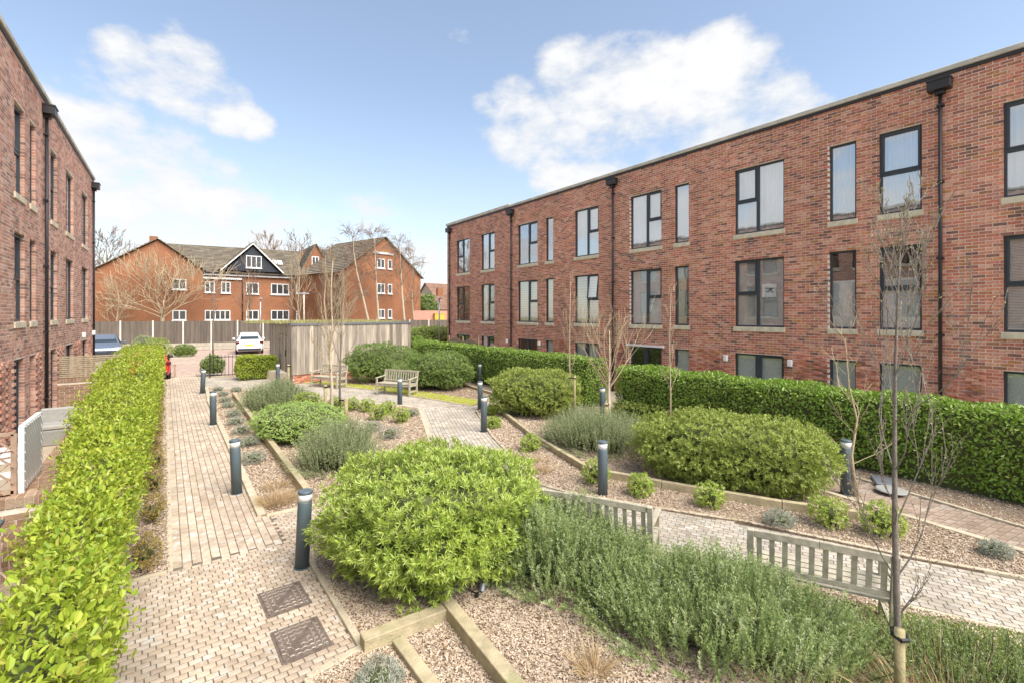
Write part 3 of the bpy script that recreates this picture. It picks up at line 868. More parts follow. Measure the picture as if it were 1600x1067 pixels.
STY = {'A1': 'far_split', 'A2': 'near_split', 'B1': 'near_split', 'B2': 'single', 'B3': 'near_split', 'C1': 'near_split', 'C2': 'single', 'C3': 'far_split', 'D1': 'single', 'D2': 'stack', 'E1': 'far_split', 'E2': 'single', 'E3': 'near_split'}
FUP = {'A1': 'roller', 'A2': 'curtain', 'B1': 'none', 'B2': 'none', 'B3': 'curtain', 'C1': 'curtain', 'C2': 'roller', 'C3': 'curtain', 'D1': 'curtain', 'D2': 'curtain', 'E1': 'curtain', 'E2': 'none', 'E3': 'none'}
FFI = {'A1': 'none', 'A2': 'side_curtain', 'B1': 'zebra', 'B2': 'zebra', 'B3': 'zebra', 'C1': 'roller', 'C2': 'side_curtain', 'C3': 'venetian', 'D1': 'half', 'D2': 'half', 'E1': 'venetian', 'E2': 'none', 'E3': 'none'}
FGR = {'A1': 'none', 'A2': 'none', 'B1': 'none', 'B2': 'third', 'B3': 'third', 'C1': 'none', 'C2': 'roller', 'C3': 'roller', 'D1': 'roller', 'D2': 'roller', 'E1': 'roller', 'E2': 'none', 'E3': 'none'}
for n, a, b in RWIN:
    window(RW, a, b, *UP, STY[n], FUP[n], bright=True)
    window(RW, a, b, *FI, STY[n], FFI[n], opened=(n == 'B3'))
    st = 'french' if b - a > 1.2 else 'single'
    window(RW, a, b, *GR, st, FGR[n], sill=False, door=(st == 'french'))
m = MB(); RW.box(m, -4.2, 20.6, 8.79, 8.91, -.34, .07); RW.box(m, 20.61, 27.68, 8.81, 8.97, -.34, .075)
m.build('coping', M_COPING, rt, bevel=.012)
m = MB(); RW.box(m, -4.2, 27.6, 8.712, 8.785, -.115, .03); m.build('dark_band', M_BLACK, rt)  # black strip set in the dark gap below the coping
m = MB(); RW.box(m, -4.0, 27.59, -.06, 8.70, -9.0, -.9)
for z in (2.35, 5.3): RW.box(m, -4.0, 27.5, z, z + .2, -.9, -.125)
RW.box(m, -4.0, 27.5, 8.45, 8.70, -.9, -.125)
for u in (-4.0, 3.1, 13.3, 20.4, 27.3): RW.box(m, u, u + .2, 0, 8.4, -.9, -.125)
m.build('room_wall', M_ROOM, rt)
m = MB(); RW.box(m, 27.36, 27.60, -.06, 8.71, -9.0, -.121); m.build('end_wall', M_BRICK, rt)
for u in (27.2, 20.44, 13.35, 3.17): downpipe(RW, u, 0.0, 8.60)
for u in (8.47, 6.50, 20.75, 18.05): wall_lamp(RW, u, 1.62)
# a sheet of paper stuck inside the wide window with the slatted blind
m = MB(); RW.box(m, 6.98, 7.42, 3.62, 4.03, -.113, -.109); m.build('paper_notice', M_WHITE, rt)
m = MB()
for k, (a, b, c, d) in enumerate([(7.06, 7.30, 3.88, 3.90), (7.10, 7.20, 3.83, 3.87), (7.12, 7.28, 3.80, 3.82), (7.05, 7.14, 3.76, 3.79), (7.18, 7.26, 3.77, 3.79)]): RW.box(m, a, b, c, d, -.1085, -.1075)
m.build('notice_print', M_ANTH, rt)
m = MB(); RW.box(m, 10.95, 12.6, .74, .80, -.02, .22); m.build('white_shelf', M_WHITE, rt)
m = MB(); RW.box(m, 10.9, 12.65, 1.88, 1.94, .0095, .12); m.build('awning_box', M_WHITE, rt)

# --- the terrace along the hedge by the brick path, turned a touch
lt = empty('brick_terrace', (0, 0, 0), -R(.71), 'three storey pinkish brick terrace beside the bright green hedge and its patios', 'building')
LW = Wall(lt, -2.92, 1)
LWIN = [('M0', 7.4, 8.9), ('M1', 10.3, 10.9), ('M2', 11.6, 13.0), ('L1', 15.13, 16.05), ('L2', 16.55, 17.17), ('L3', 18.99, 19.91), ('L4', 21.38, 22.84), ('L5', 24.7, 26.3)]
LUP, LFI, LGR = (5.85, 7.93), (2.93, 4.98), (.08, 2.08)
ops = [(a, b, z[0], z[1]) for n, a, b in LWIN for z in (LUP, LFI, LGR)]
brick_facade(LW, 4.0, 27.9, -.06, 8.96, ops, M_BRICKL, near=14.05, single_z=(2.2, 9), proud=[(13.1, 15.05, 0, 2.1), (17.2, 17.9, 0, 2.1), (18.2, 18.9, 0, 2.1), (20.0, 21.3, 0, 2.1), (22.9, 24.6, 0, 2.1), (26.4, 27.3, 0, 2.1)])
LST = {'M0': 'near_split', 'M1': 'single', 'M2': 'near_split', 'L1': 'stack', 'L2': 'single', 'L3': 'stack', 'L4': 'near_split', 'L5': 'near_split'}
for n, a, b in LWIN:
    window(LW, a, b, *LUP, LST[n], 'curtain' if n in ('L1', 'L4') else 'none', recess=.075, bright=True)
    window(LW, a, b, *LFI, LST[n], 'venetian' if n in ('L1', 'L5', 'L3') else 'none', recess=.075)
    window(LW, a, b, *LGR, 'stack' if n in ('L1', 'L3') else ('single' if b - a < .7 else 'french'), 'none', recess=.10, sill=False, door=b - a > 1.2)
m = MB(); LW.box(m, 3.9, 28.0, 9.03, 9.15, -.34, .07); m.build('coping', M_COPING, lt, bevel=.012)
m = MB(); LW.box(m, 3.9, 27.95, 8.962, 9.025, -.115, .03); m.build('dark_band', M_BLACK, lt)  # same black strip under this coping
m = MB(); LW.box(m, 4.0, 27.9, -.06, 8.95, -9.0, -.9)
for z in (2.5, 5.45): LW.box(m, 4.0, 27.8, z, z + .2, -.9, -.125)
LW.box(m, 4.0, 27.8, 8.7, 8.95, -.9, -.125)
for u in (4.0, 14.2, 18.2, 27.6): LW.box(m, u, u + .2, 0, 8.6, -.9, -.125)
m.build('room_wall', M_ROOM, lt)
m = MB(); LW.box(m, 27.66, 27.91, -.06, 8.96, -9.0, -.121); m.build('end_wall', M_BRICKL, lt)
for u in (18.07, 27.5): downpipe(LW, u, .0, 8.80)
for u in (24.3, 27.0): wall_lamp(LW, u, 2.25)
# ------------------------------------------------------------------ far brick flats behind the fence
M_FARB = brickwork_mat('far_brickwork', (.31, .112, .043), (.255, .085, .033), (.30, .19, .11), 1.)
M_FARB2 = brickwork_mat('far_brickwork_pale', (.335, .13, .055), (.285, .10, .042), (.32, .20, .12), 1.)
M_TILE = pm('roof_tile', None, .9, .25, [(.21, .175, .13), (.165, .138, .105), (.245, .21, .155), (.185, .155, .12)], 2.5, .2, 20., blotch=((.20, .17, .12), .7, .5, .7))
M_BOARD = pm('dark_boarding', (.035, .04, .05), .7, .2, None, 8.)
M_PINKW = pm('pink_render', (.55, .27, .20), .9, .1, None, 2.)
M_CREAMW = pm('cream_render', (.62, .55, .42), .9, .1, None, 2.)
M_YELLOW = pm('yellow_paint', (.55, .42, .06), .8, .1, None, 2.)

flats = empty('brick_flats', (0, 0, 0), 0, 'orange brick block of flats with brown tiled roofs and gables behind the fence', 'building')


def roof_courses(name, a, b, c, d, n, parent, mat=M_TILE):
    """tile courses between the eave edge a-b and the ridge edge d-c, each course a strip lapped over the one below, split into tiles"""
    a, b, c, d = map(Vector, (a, b, c, d)); nrm = (b - a).cross(d - a).normalized()
    if nrm.z < 0: nrm = -nrm
    B = []
    for i in range(n):
        t0, t1 = i / n, (i + 1.25) / n
        l0, r0, l1, r1 = a.lerp(d, t0), b.lerp(c, t0), a.lerp(d, min(1, t1)), b.lerp(c, min(1, t1))
        k = max(2, int((r0 - l0).length / .9)); 
        for j in range(k):
            s0, s1 = j / k, (j + 1) / k
            up = nrm * RNG.uniform(.09, .12); lo = nrm * .012
            q = [l0.lerp(r0, s0), l0.lerp(r0, s1), l1.lerp(r1, s1), l1.lerp(r1, s0)]
            B.append([q[0], q[1], q[2] - lo, q[3] - lo, q[0] + up, q[1] + up, q[2] + lo, q[3] + lo])
    V, F = boxes_np([[tuple(p) for p in b_] for b_ in B])
    return link(name, mesh_np(name, V, F, mat), parent, 'stuff')


def gable_prism(name, p0, p1, zb, ze0, ze1, apex_t, za, depth, mat, parent):
    """a gabled wall from p0 to p1 (plan), extruded backwards"""
    a, b = Vector((*p0, 0)), Vector((*p1, 0)); d = (b - a).normalized(); back = Vector((-d.y, d.x, 0)) * depth
    ap = a.lerp(b, apex_t)
    f = [(a.x, a.y, zb), (b.x, b.y, zb), (b.x, b.y, ze1), (ap.x, ap.y, za), (a.x, a.y, ze0)]
    m = MB(); n = 5
    m.v = f + [(x + back.x, y + back.y, z) for x, y, z in f]
    m.f = [(0, 1, 2, 3, 4), (9, 8, 7, 6, 5)] + [(i, n + i, n + (i + 1) % n, (i + 1) % n) for i in range(n)]
    o = m.build(name, mat, parent)
    return a, b, ap, back, o


def far_window(parent, org, d, u, z0, z1, w, panes=2, proud=.0):
    """white casement at u along the wall from org in direction d"""
    d = Vector((*d, 0)).normalized(); nrm = Vector((d.y, -d.x, 0)); o = Vector((*org, 0)) + d * u
    def bx(m, a, b, c, e, f0, f1):
        m.hexa([o + d * q + nrm * r + Vector((0, 0, z)) for z in (c, e) for q, r in ((a, f0), (b, f0), (b, f1), (a, f1))])
    m = MB(); t = .09
    bx(m, 0, w, z0, z0 + t, -.02, .05); bx(m, 0, w, z1 - t, z1, -.02, .05)
    for k in range(panes + 1):
        x = (w - t) * k / panes
        bx(m, x, x + t, z0 + t, z1 - t, -.02, .05)
    wo = m.build('window', M_WHITE, parent)
    m = MB(); bx(m, t, w - t, z0 + t, z1 - t, -.01, .015); m.build('pane', M_FARPANE, wo)
    m = MB(); bx(m, -.06, w + .06, z0 - .1, z0 - .005, 0, .12); m.build('sill', M_WHITE, wo)
    return wo


M_FARPANE = pm('dark_pane', (.05, .055, .06), .08, .1, None, 1., spec=.9)

# gable on the terrace side
a, b, ap, back, o = gable_prism('wall', (-5.2, 55.2), (2.98, 55.2), -.1, 6.9, 7.44, .565, 10.0, 6.0, M_FARB, flats)
roof_courses('roof', (-5.5, 54.95, 6.75), (-5.5, 61.4, 6.75), (-.56, 61.4, 10.1), (-.56, 54.95, 10.1), 16, flats)
roof_courses('roof', (3.25, 54.95, 7.3), (3.25, 61.4, 7.3), (-.56, 61.4, 10.1), (-.56, 54.95, 10.1), 14, flats)
far_window(flats, (.54, 55.2), (1, 0), 0, 5.46, 6.45, 1.10); far_window(flats, (.54, 55.2), (1, 0), 0, 2.55, 3.49, 1.10)
m = MB(); m.box(-1.2, -.55, 56.2, 57, 9.7, 10.45); m.build('chimney', M_FARB, flats)
# long front
m = MB(); m.box(2.98, 14.0, 61.4, 70, -.1, 7.75); m.build('wall', M_FARB2, flats)
m = MB(); m.box(2.9, 13.1, 61.1, 61.39, 7.35, 7.62); m.build('fascia', M_WHITE, flats)
m = MB(); m.box(2.9, 13.2, 60.98, 61.1, 7.55, 7.68); m.build('gutter', M_BLACK, flats)
m = MB(); m.box(3.2, 7.0, 61.2, 61.395, 6.95, 7.15); m.build('band', M_WHITE, flats)
m = MB()
for x in (3.1, 7.05, 13.0): m.tube([(x, 61.3, 0), (x, 61.3, 7.5)], .055, 6)
m.build('downpipe', M_BLACK, flats)
roof_courses('roof', (0.2, 60.9, 7.62), (15.2, 60.9, 7.62), (16.0, 66.5, 11.3), (-.5, 66.5, 11.1), 20, flats)
for u, w, z0, z1, n in [(3.47, .92, 5.48, 6.67, 2), (4.99, .9, 5.46, 6.7, 2), (7.42, 1.27, 5.42, 6.69, 2), (9.96, 1.94, 5.42, 6.68, 3), (3.47, 2.4, 2.49, 3.55, 5), (7.42, 1.27, 2.47, 3.57, 2), (9.96, 1.94, 2.45, 3.58, 3)]:
    far_window(flats, (0, 61.4), (1, 0), u, z0, z1, w, n)
# boarded dormer gable
m = MB(); m.v = [(5.35, 60.75, 7.95), (10.7, 60.75, 7.95), (8.0, 60.75, 10.75), (5.35, 66.5, 7.95), (10.7, 66.5, 7.95), (8.0, 66.5, 10.75)]
m.f = [(0, 1, 2), (5, 4, 3), (0, 3, 4, 1), (1, 4, 5, 2), (2, 5, 3, 0)]; dm = m.build('dormer', M_BOARD, flats)
m = MB(); m.bar((4.85, 60.6, 7.85), (8.0, 60.6, 11.05), .12, .30, (0, -1, 0)); m.bar((8.0, 60.58, 11.05), (11.15, 60.58, 7.85), .12, .30, (0, -1, 0)); m.build('bargeboard', M_WHITE, dm)
roof_courses('dormer_roof', (4.8, 60.5, 7.95), (4.8, 66, 7.95), (8.0, 66.5, 11.2), (8.0, 60.5, 11.2), 12, dm)
roof_courses('dormer_roof', (11.2, 60.5, 7.95), (11.2, 66, 7.95), (8.0, 66.5, 11.2), (8.0, 60.5, 11.2), 12, dm)
m = MB()
for i in range(12): m.box(5.4 + .05 * i, 10.65 - .05 * i, 60.73, 60.748, 8.0 + i * .2, 8.03 + i * .2)
far_window(flats, (7.32, 60.73), (1, 0), 0, 8.33, 9.69, 1.57, 3)
for x in (9.75, 10.35, 10.95):
    m = MB(); m.v = [(x, 62.7, 8.98), (x + .5, 62.7, 8.98), (x + .5, 63.5, 9.5), (x, 63.5, 9.5)]; m.v += [(p, q - .08, r + .12) for p, q, r in m.v]
    mm = MB(); mm.hexa(m.v); mm.build('rooflight', M_WHITE, flats)
# small gable with the bay
a, b, ap, back, o = gable_prism('wall', (12.7, 60.04), (16.93, 60.24), -.1, 7.4, 7.7, .455, 11.4, 5.5, M_FARB, flats)
m = MB(); m.bar((12.55, 59.95, 7.3), (14.6, 60.05, 11.5), .12, .10, (0, -1, 0)); m.bar((14.6, 60.05, 11.5), (17.05, 60.15, 7.55), .12, .10, (0, -1, 0)); m.build('bargeboard', M_BROWNW, flats)
roof_courses('roof', (16.9, 59.9, 7.7), (16.9, 66, 7.7), (14.6, 66, 11.55), (14.6, 59.9, 11.55), 18, flats)
roof_courses('roof', (12.6, 59.9, 7.4), (12.6, 66, 7.4), (14.6, 66, 11.55), (14.6, 59.9, 11.55), 18, flats)
for u, w, z0, z1, n in [(1.44, .82, 8.76, 10.01, 2), (1.5, .86, 5.68, 7.03, 2), (.9, .25, 5.68, 7.0, 1), (-.28, .36, 5.54, 6.66, 1), (-.28, .36, 2.4, 3.5, 1), (1.1, .55, 2.3, 3.6, 1), (1.9, .55, 2.3, 3.6, 1)]:
    far_window(flats, (12.7, 60.04), (4.23, .2), u, z0, z1, w, n)
m = MB(); m.box(13.5, 15.8, 59.86, 60.02, 7.5, 7.68); m.build('band', M_WHITE, flats)
# big gable beside the birches
a, b, ap, back, o = gable_prism('wall', (15.27, 52.18), (26.22, 55.85), -.1, 7.75, 7.75, .50, 12.0, 9.0, M_FARB, flats)
d_ = (b - a).normalized(); n_ = Vector((d_.y, -d_.x, 0))
def on(u, z, q=0): return tuple(a + d_ * u + n_ * q + Vector((0, 0, z)))
LT = (b - a).length
roof_courses('roof', on(-.3, 7.6, .3), on(-.3, 7.6, -9.2), on(LT / 2, 12.15, -9.2), on(LT / 2, 12.15, .3), 20, flats)
roof_courses('roof', on(LT + .3, 7.6, .3), on(LT + .3, 7.6, -9.2), on(LT / 2, 12.15, -9.2), on(LT / 2, 12.15, .3), 20, flats)
roof_courses('roof', (15.4, 60.6, 7.7), (17.2, 55, 7.7), (19, 62, 11.6), (14.6, 66, 11.5), 18, flats)
for z0, z1 in ((8.46, 9.56), (5.54, 6.68), (2.66, 3.70)):
    far_window(flats, (15.27, 52.18), d_.xy, 4.72, z0, z1, 1.12, 2); far_window(flats, (15.27, 52.18), d_.xy, 6.3, z0, z1, .62, 1)
m = MB(); m.hexa([on(u, z, q) for z in (10.1, 10.32) for u, q in ((4.1, 0.003), (7.1, 0.003), (7.1, .14), (4.1, .14))]); m.build('band', M_WHITE, flats)
m = MB(); m.tube([(15.1, 52.5, 0), (15.1, 52.5, 7.7)], .07, 6); m.build('downpipe', M_BLACK, flats)

# houses glimpsed past the end of the terrace
def cottage(x, y, w, dpt, ze, za, wallm, label, timber=False, rz=0.):
    r = empty('house', (x, y, 0), rz, label, 'house')
    m = MB(); m.box(0, w, 0, dpt, -.1, ze); m.build('wall', wallm, r)
    m = MB(); m.v = [(0, 0, ze), (0, dpt, ze), (0, dpt / 2, za), (w, 0, ze), (w, dpt, ze), (w, dpt / 2, za)]; m.f = [(0, 1, 2), (5, 4, 3), (0, 3, 4, 1)]; m.build('gable', wallm, r)
    roof_courses('roof', (-.3, -.35, ze - .2), (w + .3, -.35, ze - .2), (w + .3, dpt / 2, za), (-.3, dpt / 2, za), 14, r, M_TILER)
    roof_courses('roof', (-.3, dpt + .35, ze - .2), (w + .3, dpt + .35, ze - .2), (w + .3, dpt / 2, za), (-.3, dpt / 2, za), 14, r, M_TILER)
    for k in range(2):
        far_window(r, (.6 + k * w * .5, -.01), (1, 0), 0, 1.0, 2.2, 1.2, 2); far_window(r, (.6 + k * w * .5, -.01), (1, 0), 0, ze - 1.7, ze - .5, 1.2, 2)
    if timber:
        m = MB()
        for k in range(6): m.box(.1 + k * w / 6, .28 + k * w / 6, -.06, -.003, ze - 2.3, ze - .05)
        m.box(0, w, -.065, -.004, ze - 2.4, ze - 2.2); m.bar((.2, -.05, ze - 2.2), (w / 6, -.05, ze - .3), .15, .06, (0, -1, 0)); m.build('timber_frame', M_BLACK, r)
    m = MB(); m.box(w * .7, w * .7 + .8, dpt / 2 - .4, dpt / 2 + .4, za - .6, za + 1.0); m.build('chimney', M_FARB, r)
    return r
M_TILER = pm('roof_tile_red', None, .9, .2, [(.33, .20, .14), (.28, .17, .125), (.37, .23, .16)], 2.5)
cottage(33.9, 66.5, 8, 7, 5.6, 8.1, M_CREAMW, 'pale rendered house with dark half timbering seen beyond the end of the terrace', True)
cottage(27.5, 60.5, 5.5, 5, 3.9, 5.9, M_FARB, 'low brick house with a red tiled roof between the flats and the pale house', False, -.2)
m = MB(); m.box(24, 36, 53.0, 53.3, -.1, 3.55); tag(m.build('garden_wall', M_PINKW), 'pink rendered garden wall behind the fence beside the terrace end', 'wall')
m = MB(); m.box(26.6, 27.9, 52.55, 52.9, -.1, 3.15); m.box(26.55, 27.95, 52.5, 52.95, 3.15, 3.22); tag(m.build('skip_container', M_YELLOW), 'yellow painted container against the pink garden wall', 'container')

# ------------------------------------------------------------------ close boarded fence
fr = empty('boarded_fence', (-5, 51.6, 0), 0, 'grey brown close boarded fence with pale concrete posts behind the parked cars', 'fence')
FP = [(-9.2, 52.5), (-7.1, 52.06), (-4.97, 51.61), (-3.01, 51.21), (-.84, 50.76), (1.26, 50.33), (3.3, 49.91), (5.29, 49.5), (7.3, 49.09), (9.3, 48.68), (11.3, 48.26), (13.3, 47.86), (15.3, 47.45), (17.3, 47.04), (18.9, 46.7), (20.54, 46.37), (22.5, 45.95), (24.59, 45.54), (26.6, 45.1)]
for i, (x, y) in enumerate(FP):
    m = MB(); m.box(x + 4.945, x + 5.055, y - 51.6 - .07, y - 51.6 + .05, -.05, 2.58)
    m.build('post', M_POST, fr)
    if i + 1 < len(FP):
        x2, y2 = FP[i + 1]; a = Vector((x + 5 + .06, y - 51.6, 0)); b = Vector((x2 + 5 - .06, y2 - 51.6, 0)); d = (b - a); L = d.length; d.normalize(); n = Vector((d.y, -d.x, 0))
        B = []; k = int(L / .105)
        for j in range(k):
            u0, u1 = L * j / k, L * (j + 1) / k + .012
            e = RNG.uniform(0, .006); zt = 2.52 + RNG.uniform(-.012, .012)
            B.append([tuple(a + d * u + n * q + Vector((0, 0, z))) for z in (.62, zt) for u, q in ((u0, .0), (u1, .0), (u1, .012 + e), (u0, .024 + e))])
        V, F = boxes_np(B); pn = link('board_panel', mesh_np('board_panel', V, F, M_FENCE), fr)
        for zz, nm in ((.02, 'gravel_board'), (.33, 'gravel_board')):
            m = MB(); m.hexa([tuple(a + d * u + n * q + Vector((0, 0, z))) for z in (zz, zz + .285) for u, q in ((0, 0), (L, 0), (L, .035), (0, .035))]); m.build(nm, M_GBOARD, fr)

# ------------------------------------------------------------------ timber store
sh = empty('timber_store', (4.58, 23.0, 0), R(14), 'silvered vertical board store with planted roof behind the two benches', 'shed')
SHC = [(0, 0), (6.55, 0), (6.5, 6.0), (1.6, 5.95)]
def face_boards(p, q, z0, z1, bw, skip=None, nm='plank'):
    a, b = Vector((*p, 0)), Vector((*q, 0)); d = b - a; L = d.length; d.normalize(); n = Vector((d.y, -d.x, 0)); k = round(L / bw)
    for j in range(k):
        u0, u1 = L * j / k + .004, L * (j + 1) / k - .004
        if skip and skip[0] < (u0 + u1) / 2 < skip[1]: za = skip[2]
        else: za = z0
        e = RNG.uniform(.018, .030)
        m = MB(); m.hexa([tuple(a + d * u + n * r + Vector((0, 0, z))) for z in (za, z1) for u, r in ((u0, .002), (u1, .002), (u1, e), (u0, e))])
        m.build(nm, M_SHED, sh)
m = MB(); n4 = 4
m.v = [(x, y, .42) for x, y in SHC] + [(x, y, 2.6) for x, y in SHC]; m.f = [(0, 3, 2, 1), (4, 5, 6, 7)] + [(i, (i + 1) % 4, 4 + (i + 1) % 4, 4 + i) for i in range(4)]
m.build('frame', M_BROWNW, sh)
face_boards(SHC[0], SHC[1], .40, 2.60, .20); face_boards(SHC[1], SHC[2], .40, 2.60, .20)
face_boards(SHC[3], SHC[0], .12, 2.60, .20, (3.0, 5.0, 2.16))
m = MB()
for i in range(6):
    for j in range(30):
        if j * .225 + (i % 2) * .11 < 6.3: m.box(.03 + j * .225 + (i % 2) * .11, .03 + j * .225 + (i % 2) * .11 + .212, .02, .2, -.05 + i * .075, -.05 + i * .075 + .064)
m.build('brick_base', M_BRICK, sh, kind='stuff')
m = MB(); m.box(.06, 6.5, .05, 5.9, -.06, .419); m.build('plinth', M_MORTAR, sh)
a, b = Vector((*SHC[3], 0)), Vector((*SHC[0], 0)); d = (b - a).normalized(); n = Vector((d.y, -d.x, 0))
def dq(m, u0, u1, z0, z1, r0, r1): return m.hexa([tuple(a + d * u + n * r + Vector((0, 0, z))) for z in (z0, z1) for u, r in ((u0, r0), (u1, r0), (u1, r1), (u0, r1))])
m = MB(); 
for j in range(10): dq(m, 3.03 + j * .196, 3.03 + j * .196 + .188, .12, 2.13, .004, .022)
dr = m.build('door', M_SHED, sh)
m = MB(); dq(m, 4.75, 4.83, 1.15, 1.45, .023, .06); m.build('handle', M_BLACK, dr)
for z in (.4, 1.1, 1.85):
    m = MB(); dq(m, 3.02, 3.45, z, z + .05, .023, .034); m.build('hinge', M_BLACK, dr)
m = MB(); dq(m, 2.98, 5.02, 2.135, 2.158, .004, .03); m.build('door_head', M_BLACK, sh)
m = MB()
for p, q in zip(SHC, SHC[1:] + SHC[:1]):
    pa, pb = Vector((*p, 0)), Vector((*q, 0)); d2 = (pb - pa).normalized(); n2 = Vector((d2.y, -d2.x, 0))
    m.hexa([tuple(pa - d2 * .02 + (pb - pa + d2 * .04) * u + n2 * r + Vector((0, 0, z))) for z in (2.602, 2.70) for u, r in ((0, -.06), (1, -.06), (1, .06), (0, .06))])
m.build('roof_trim', M_LEAD, sh)
m = MB(); m.v = [(x, y, 2.601) for x, y in SHC] + [(x, y, 2.66) for x, y in SHC]; m.f = [(0, 3, 2, 1), (4, 5, 6, 7)] + [(i, (i + 1) % 4, 4 + (i + 1) % 4, 4 + i) for i in range(4)]; m.build('roof', M_SOIL, sh)

# ------------------------------------------------------------------ garden benches


def bench(L, label, loc, rz, group='silvered teak garden benches'):
    r = empty('garden_bench', loc, rz, label, 'bench', group)
    h = L / 2
    for s in (-1, 1):
        x = s * (h - .035)
        m = MB(); m.bar((x, -.02, 0), (x, -.02, .42), .06, .06, (0, 1, 0)); m.bar((x, -.02, .42), (x, .07, .90), .06, .055, (0, 1, 0)); m.build('leg', M_TEAK, r, bevel=.004)
        m = MB(); m.bar((x, -.52, 0), (x, -.52, .60), .06, .06, (0, 1, 0)); m.build('leg', M_TEAK, r, bevel=.004)
        m = MB(); m.bar((x, -.60, .625), (x, .0, .665), .075, .035); m.build('armrest', M_TEAK, r, bevel=.008)
        m = MB(); m.bar((x, -.49, .15), (x, -.05, .15), .035, .05); m.bar((x, -.49, .37), (x, -.05, .37), .035, .07); m.build('stretcher', M_TEAK, r)
    for k in range(5):
        y = -.50 + k * .108
        m = MB(); m.box(-h + .01, h - .01, y - .045, y + .045, .41 - abs(k - 2.2) * -.004 - .0, .432 + abs(k - 2.2) * .004); m.build('seat_slat', M_TEAK, r, bevel=.004)
    m = MB(); m.box(-h + .066, h - .066, -.535, -.508, .335, .405); m.build('apron', M_TEAK, r)
    ym = lambda z: -.02 + .09 * (z - .42) / .48
    m = MB(); m.bar((-h + .066, ym(.86), .86), (0, ym(.87), .868), .032, .075); m.bar((0, ym(.87), .868), (h - .066, ym(.86), .86), .032, .075); m.build('top_rail', M_TEAK, r, bevel=.006)
    m = MB(); m.bar((-h + .066, ym(.50), .50), (h - .066, ym(.50), .50), .03, .055); m.build('bottom_rail', M_TEAK, r, bevel=.004)
    n = int((L - .2) / .098)
    for k in range(n):
        x = -h + .115 + (L - .23) * k / (n - 1)
        m = MB(); m.bar((x, ym(.53), .525), (x, ym(.825), .825), .048, .014, (0, 1, 0)); m.build('back_slat', M_TEAK, r)
    return r


bench(1.56, 'silvered slatted bench on the moss in front of the dark rounded shrub', (7.52, 17.82, .02), R(-57.3))
bench(1.56, 'silvered slatted bench against the board store, behind the pale birch', (5.93, 21.4, .02), R(-62))
bench(1.40, 'grey slatted bench seen from behind between the lime shrub and a bollard', (4.24, 4.12, .0), R(119))
bench(1.26, 'grey slatted bench seen from behind beside the staked bare tree', (5.20, 2.03, .0), R(116))

# ------------------------------------------------------------------ bollard lights
bl = empty('bollard_light', (1.36, 6.27, 0), 0, None, 'bollard', 'dark grey bollard lights along the paths')
m = MB(); m.lathe([(.083, 0), (.083, .80), (.078, .81)], 24); m.build('post', M_BOLL, bl, True)
m = MB(); m.lathe([(.078, .8105), (.080, .905)], 24); m.build('lens', M_LENS, bl, True)
m = MB(); m.lathe([(.070, .9055), (.086, .906), (.086, .93), (.080, .938), (.05, .943)], 24); m.build('cap', M_BOLL, bl, False)
m = MB(); m.lathe([(.096, 0.0005), (.096, .012), (.084, .0125)], 20); m.build('base_ring', M_BOLL, bl)
BOLL = [(1.36, 6.27, 'dark bollard light beside the two iron manhole covers, the largest in view', .055, .01),
        (1.01, 9.53, 'dark bollard light on the brick path next to the dry grass tuft', -.045, .0),
        (1.10, 15.87, 'dark bollard light on the brick path midway, second from the railings', -.01, 0),
        (1.19, 22.47, 'dark bollard light at the far bend of the brick path near the railings', .06, 0),
        (4.03, 23.18, 'short looking bollard light by the corner of the board store', 0, 0),
        (6.50, 15.48, 'dark bollard light standing in front of the slatted bench on the moss', 0, 0),
        (8.31, 13.21, 'dark bollard light at the corner where the cross path meets the timber edging, behind another', .0, 0),
        (6.84, 10.69, 'dark bollard light beside the middle path at the edge of the chippings', 0.01, 0),
        (6.07, 5.71, 'dark bollard light rising behind the bench nearest the lime shrub', 0, 0),
        (10.48, 9.87, 'dark bollard light behind the pale multi stemmed tree by the footpath', .01, 0),
        (9.51, 3.28, 'bollard light half hidden by the end of the long trimmed shrub', 0, 0),
        (11.17, 17.76, 'dark bollard light far along the footpath below the hedge', 0, 0)]
for i, (x, y, lab, tx, ty) in enumerate(BOLL):
    o = bl if i == 0 else copy_tree(bl)
    o.location = (x, y, 0 if i < 9 else .01); o['label'] = lab
    o.rotation_euler = (ty, tx * .8, 0)

# ------------------------------------------------------------------ manhole covers


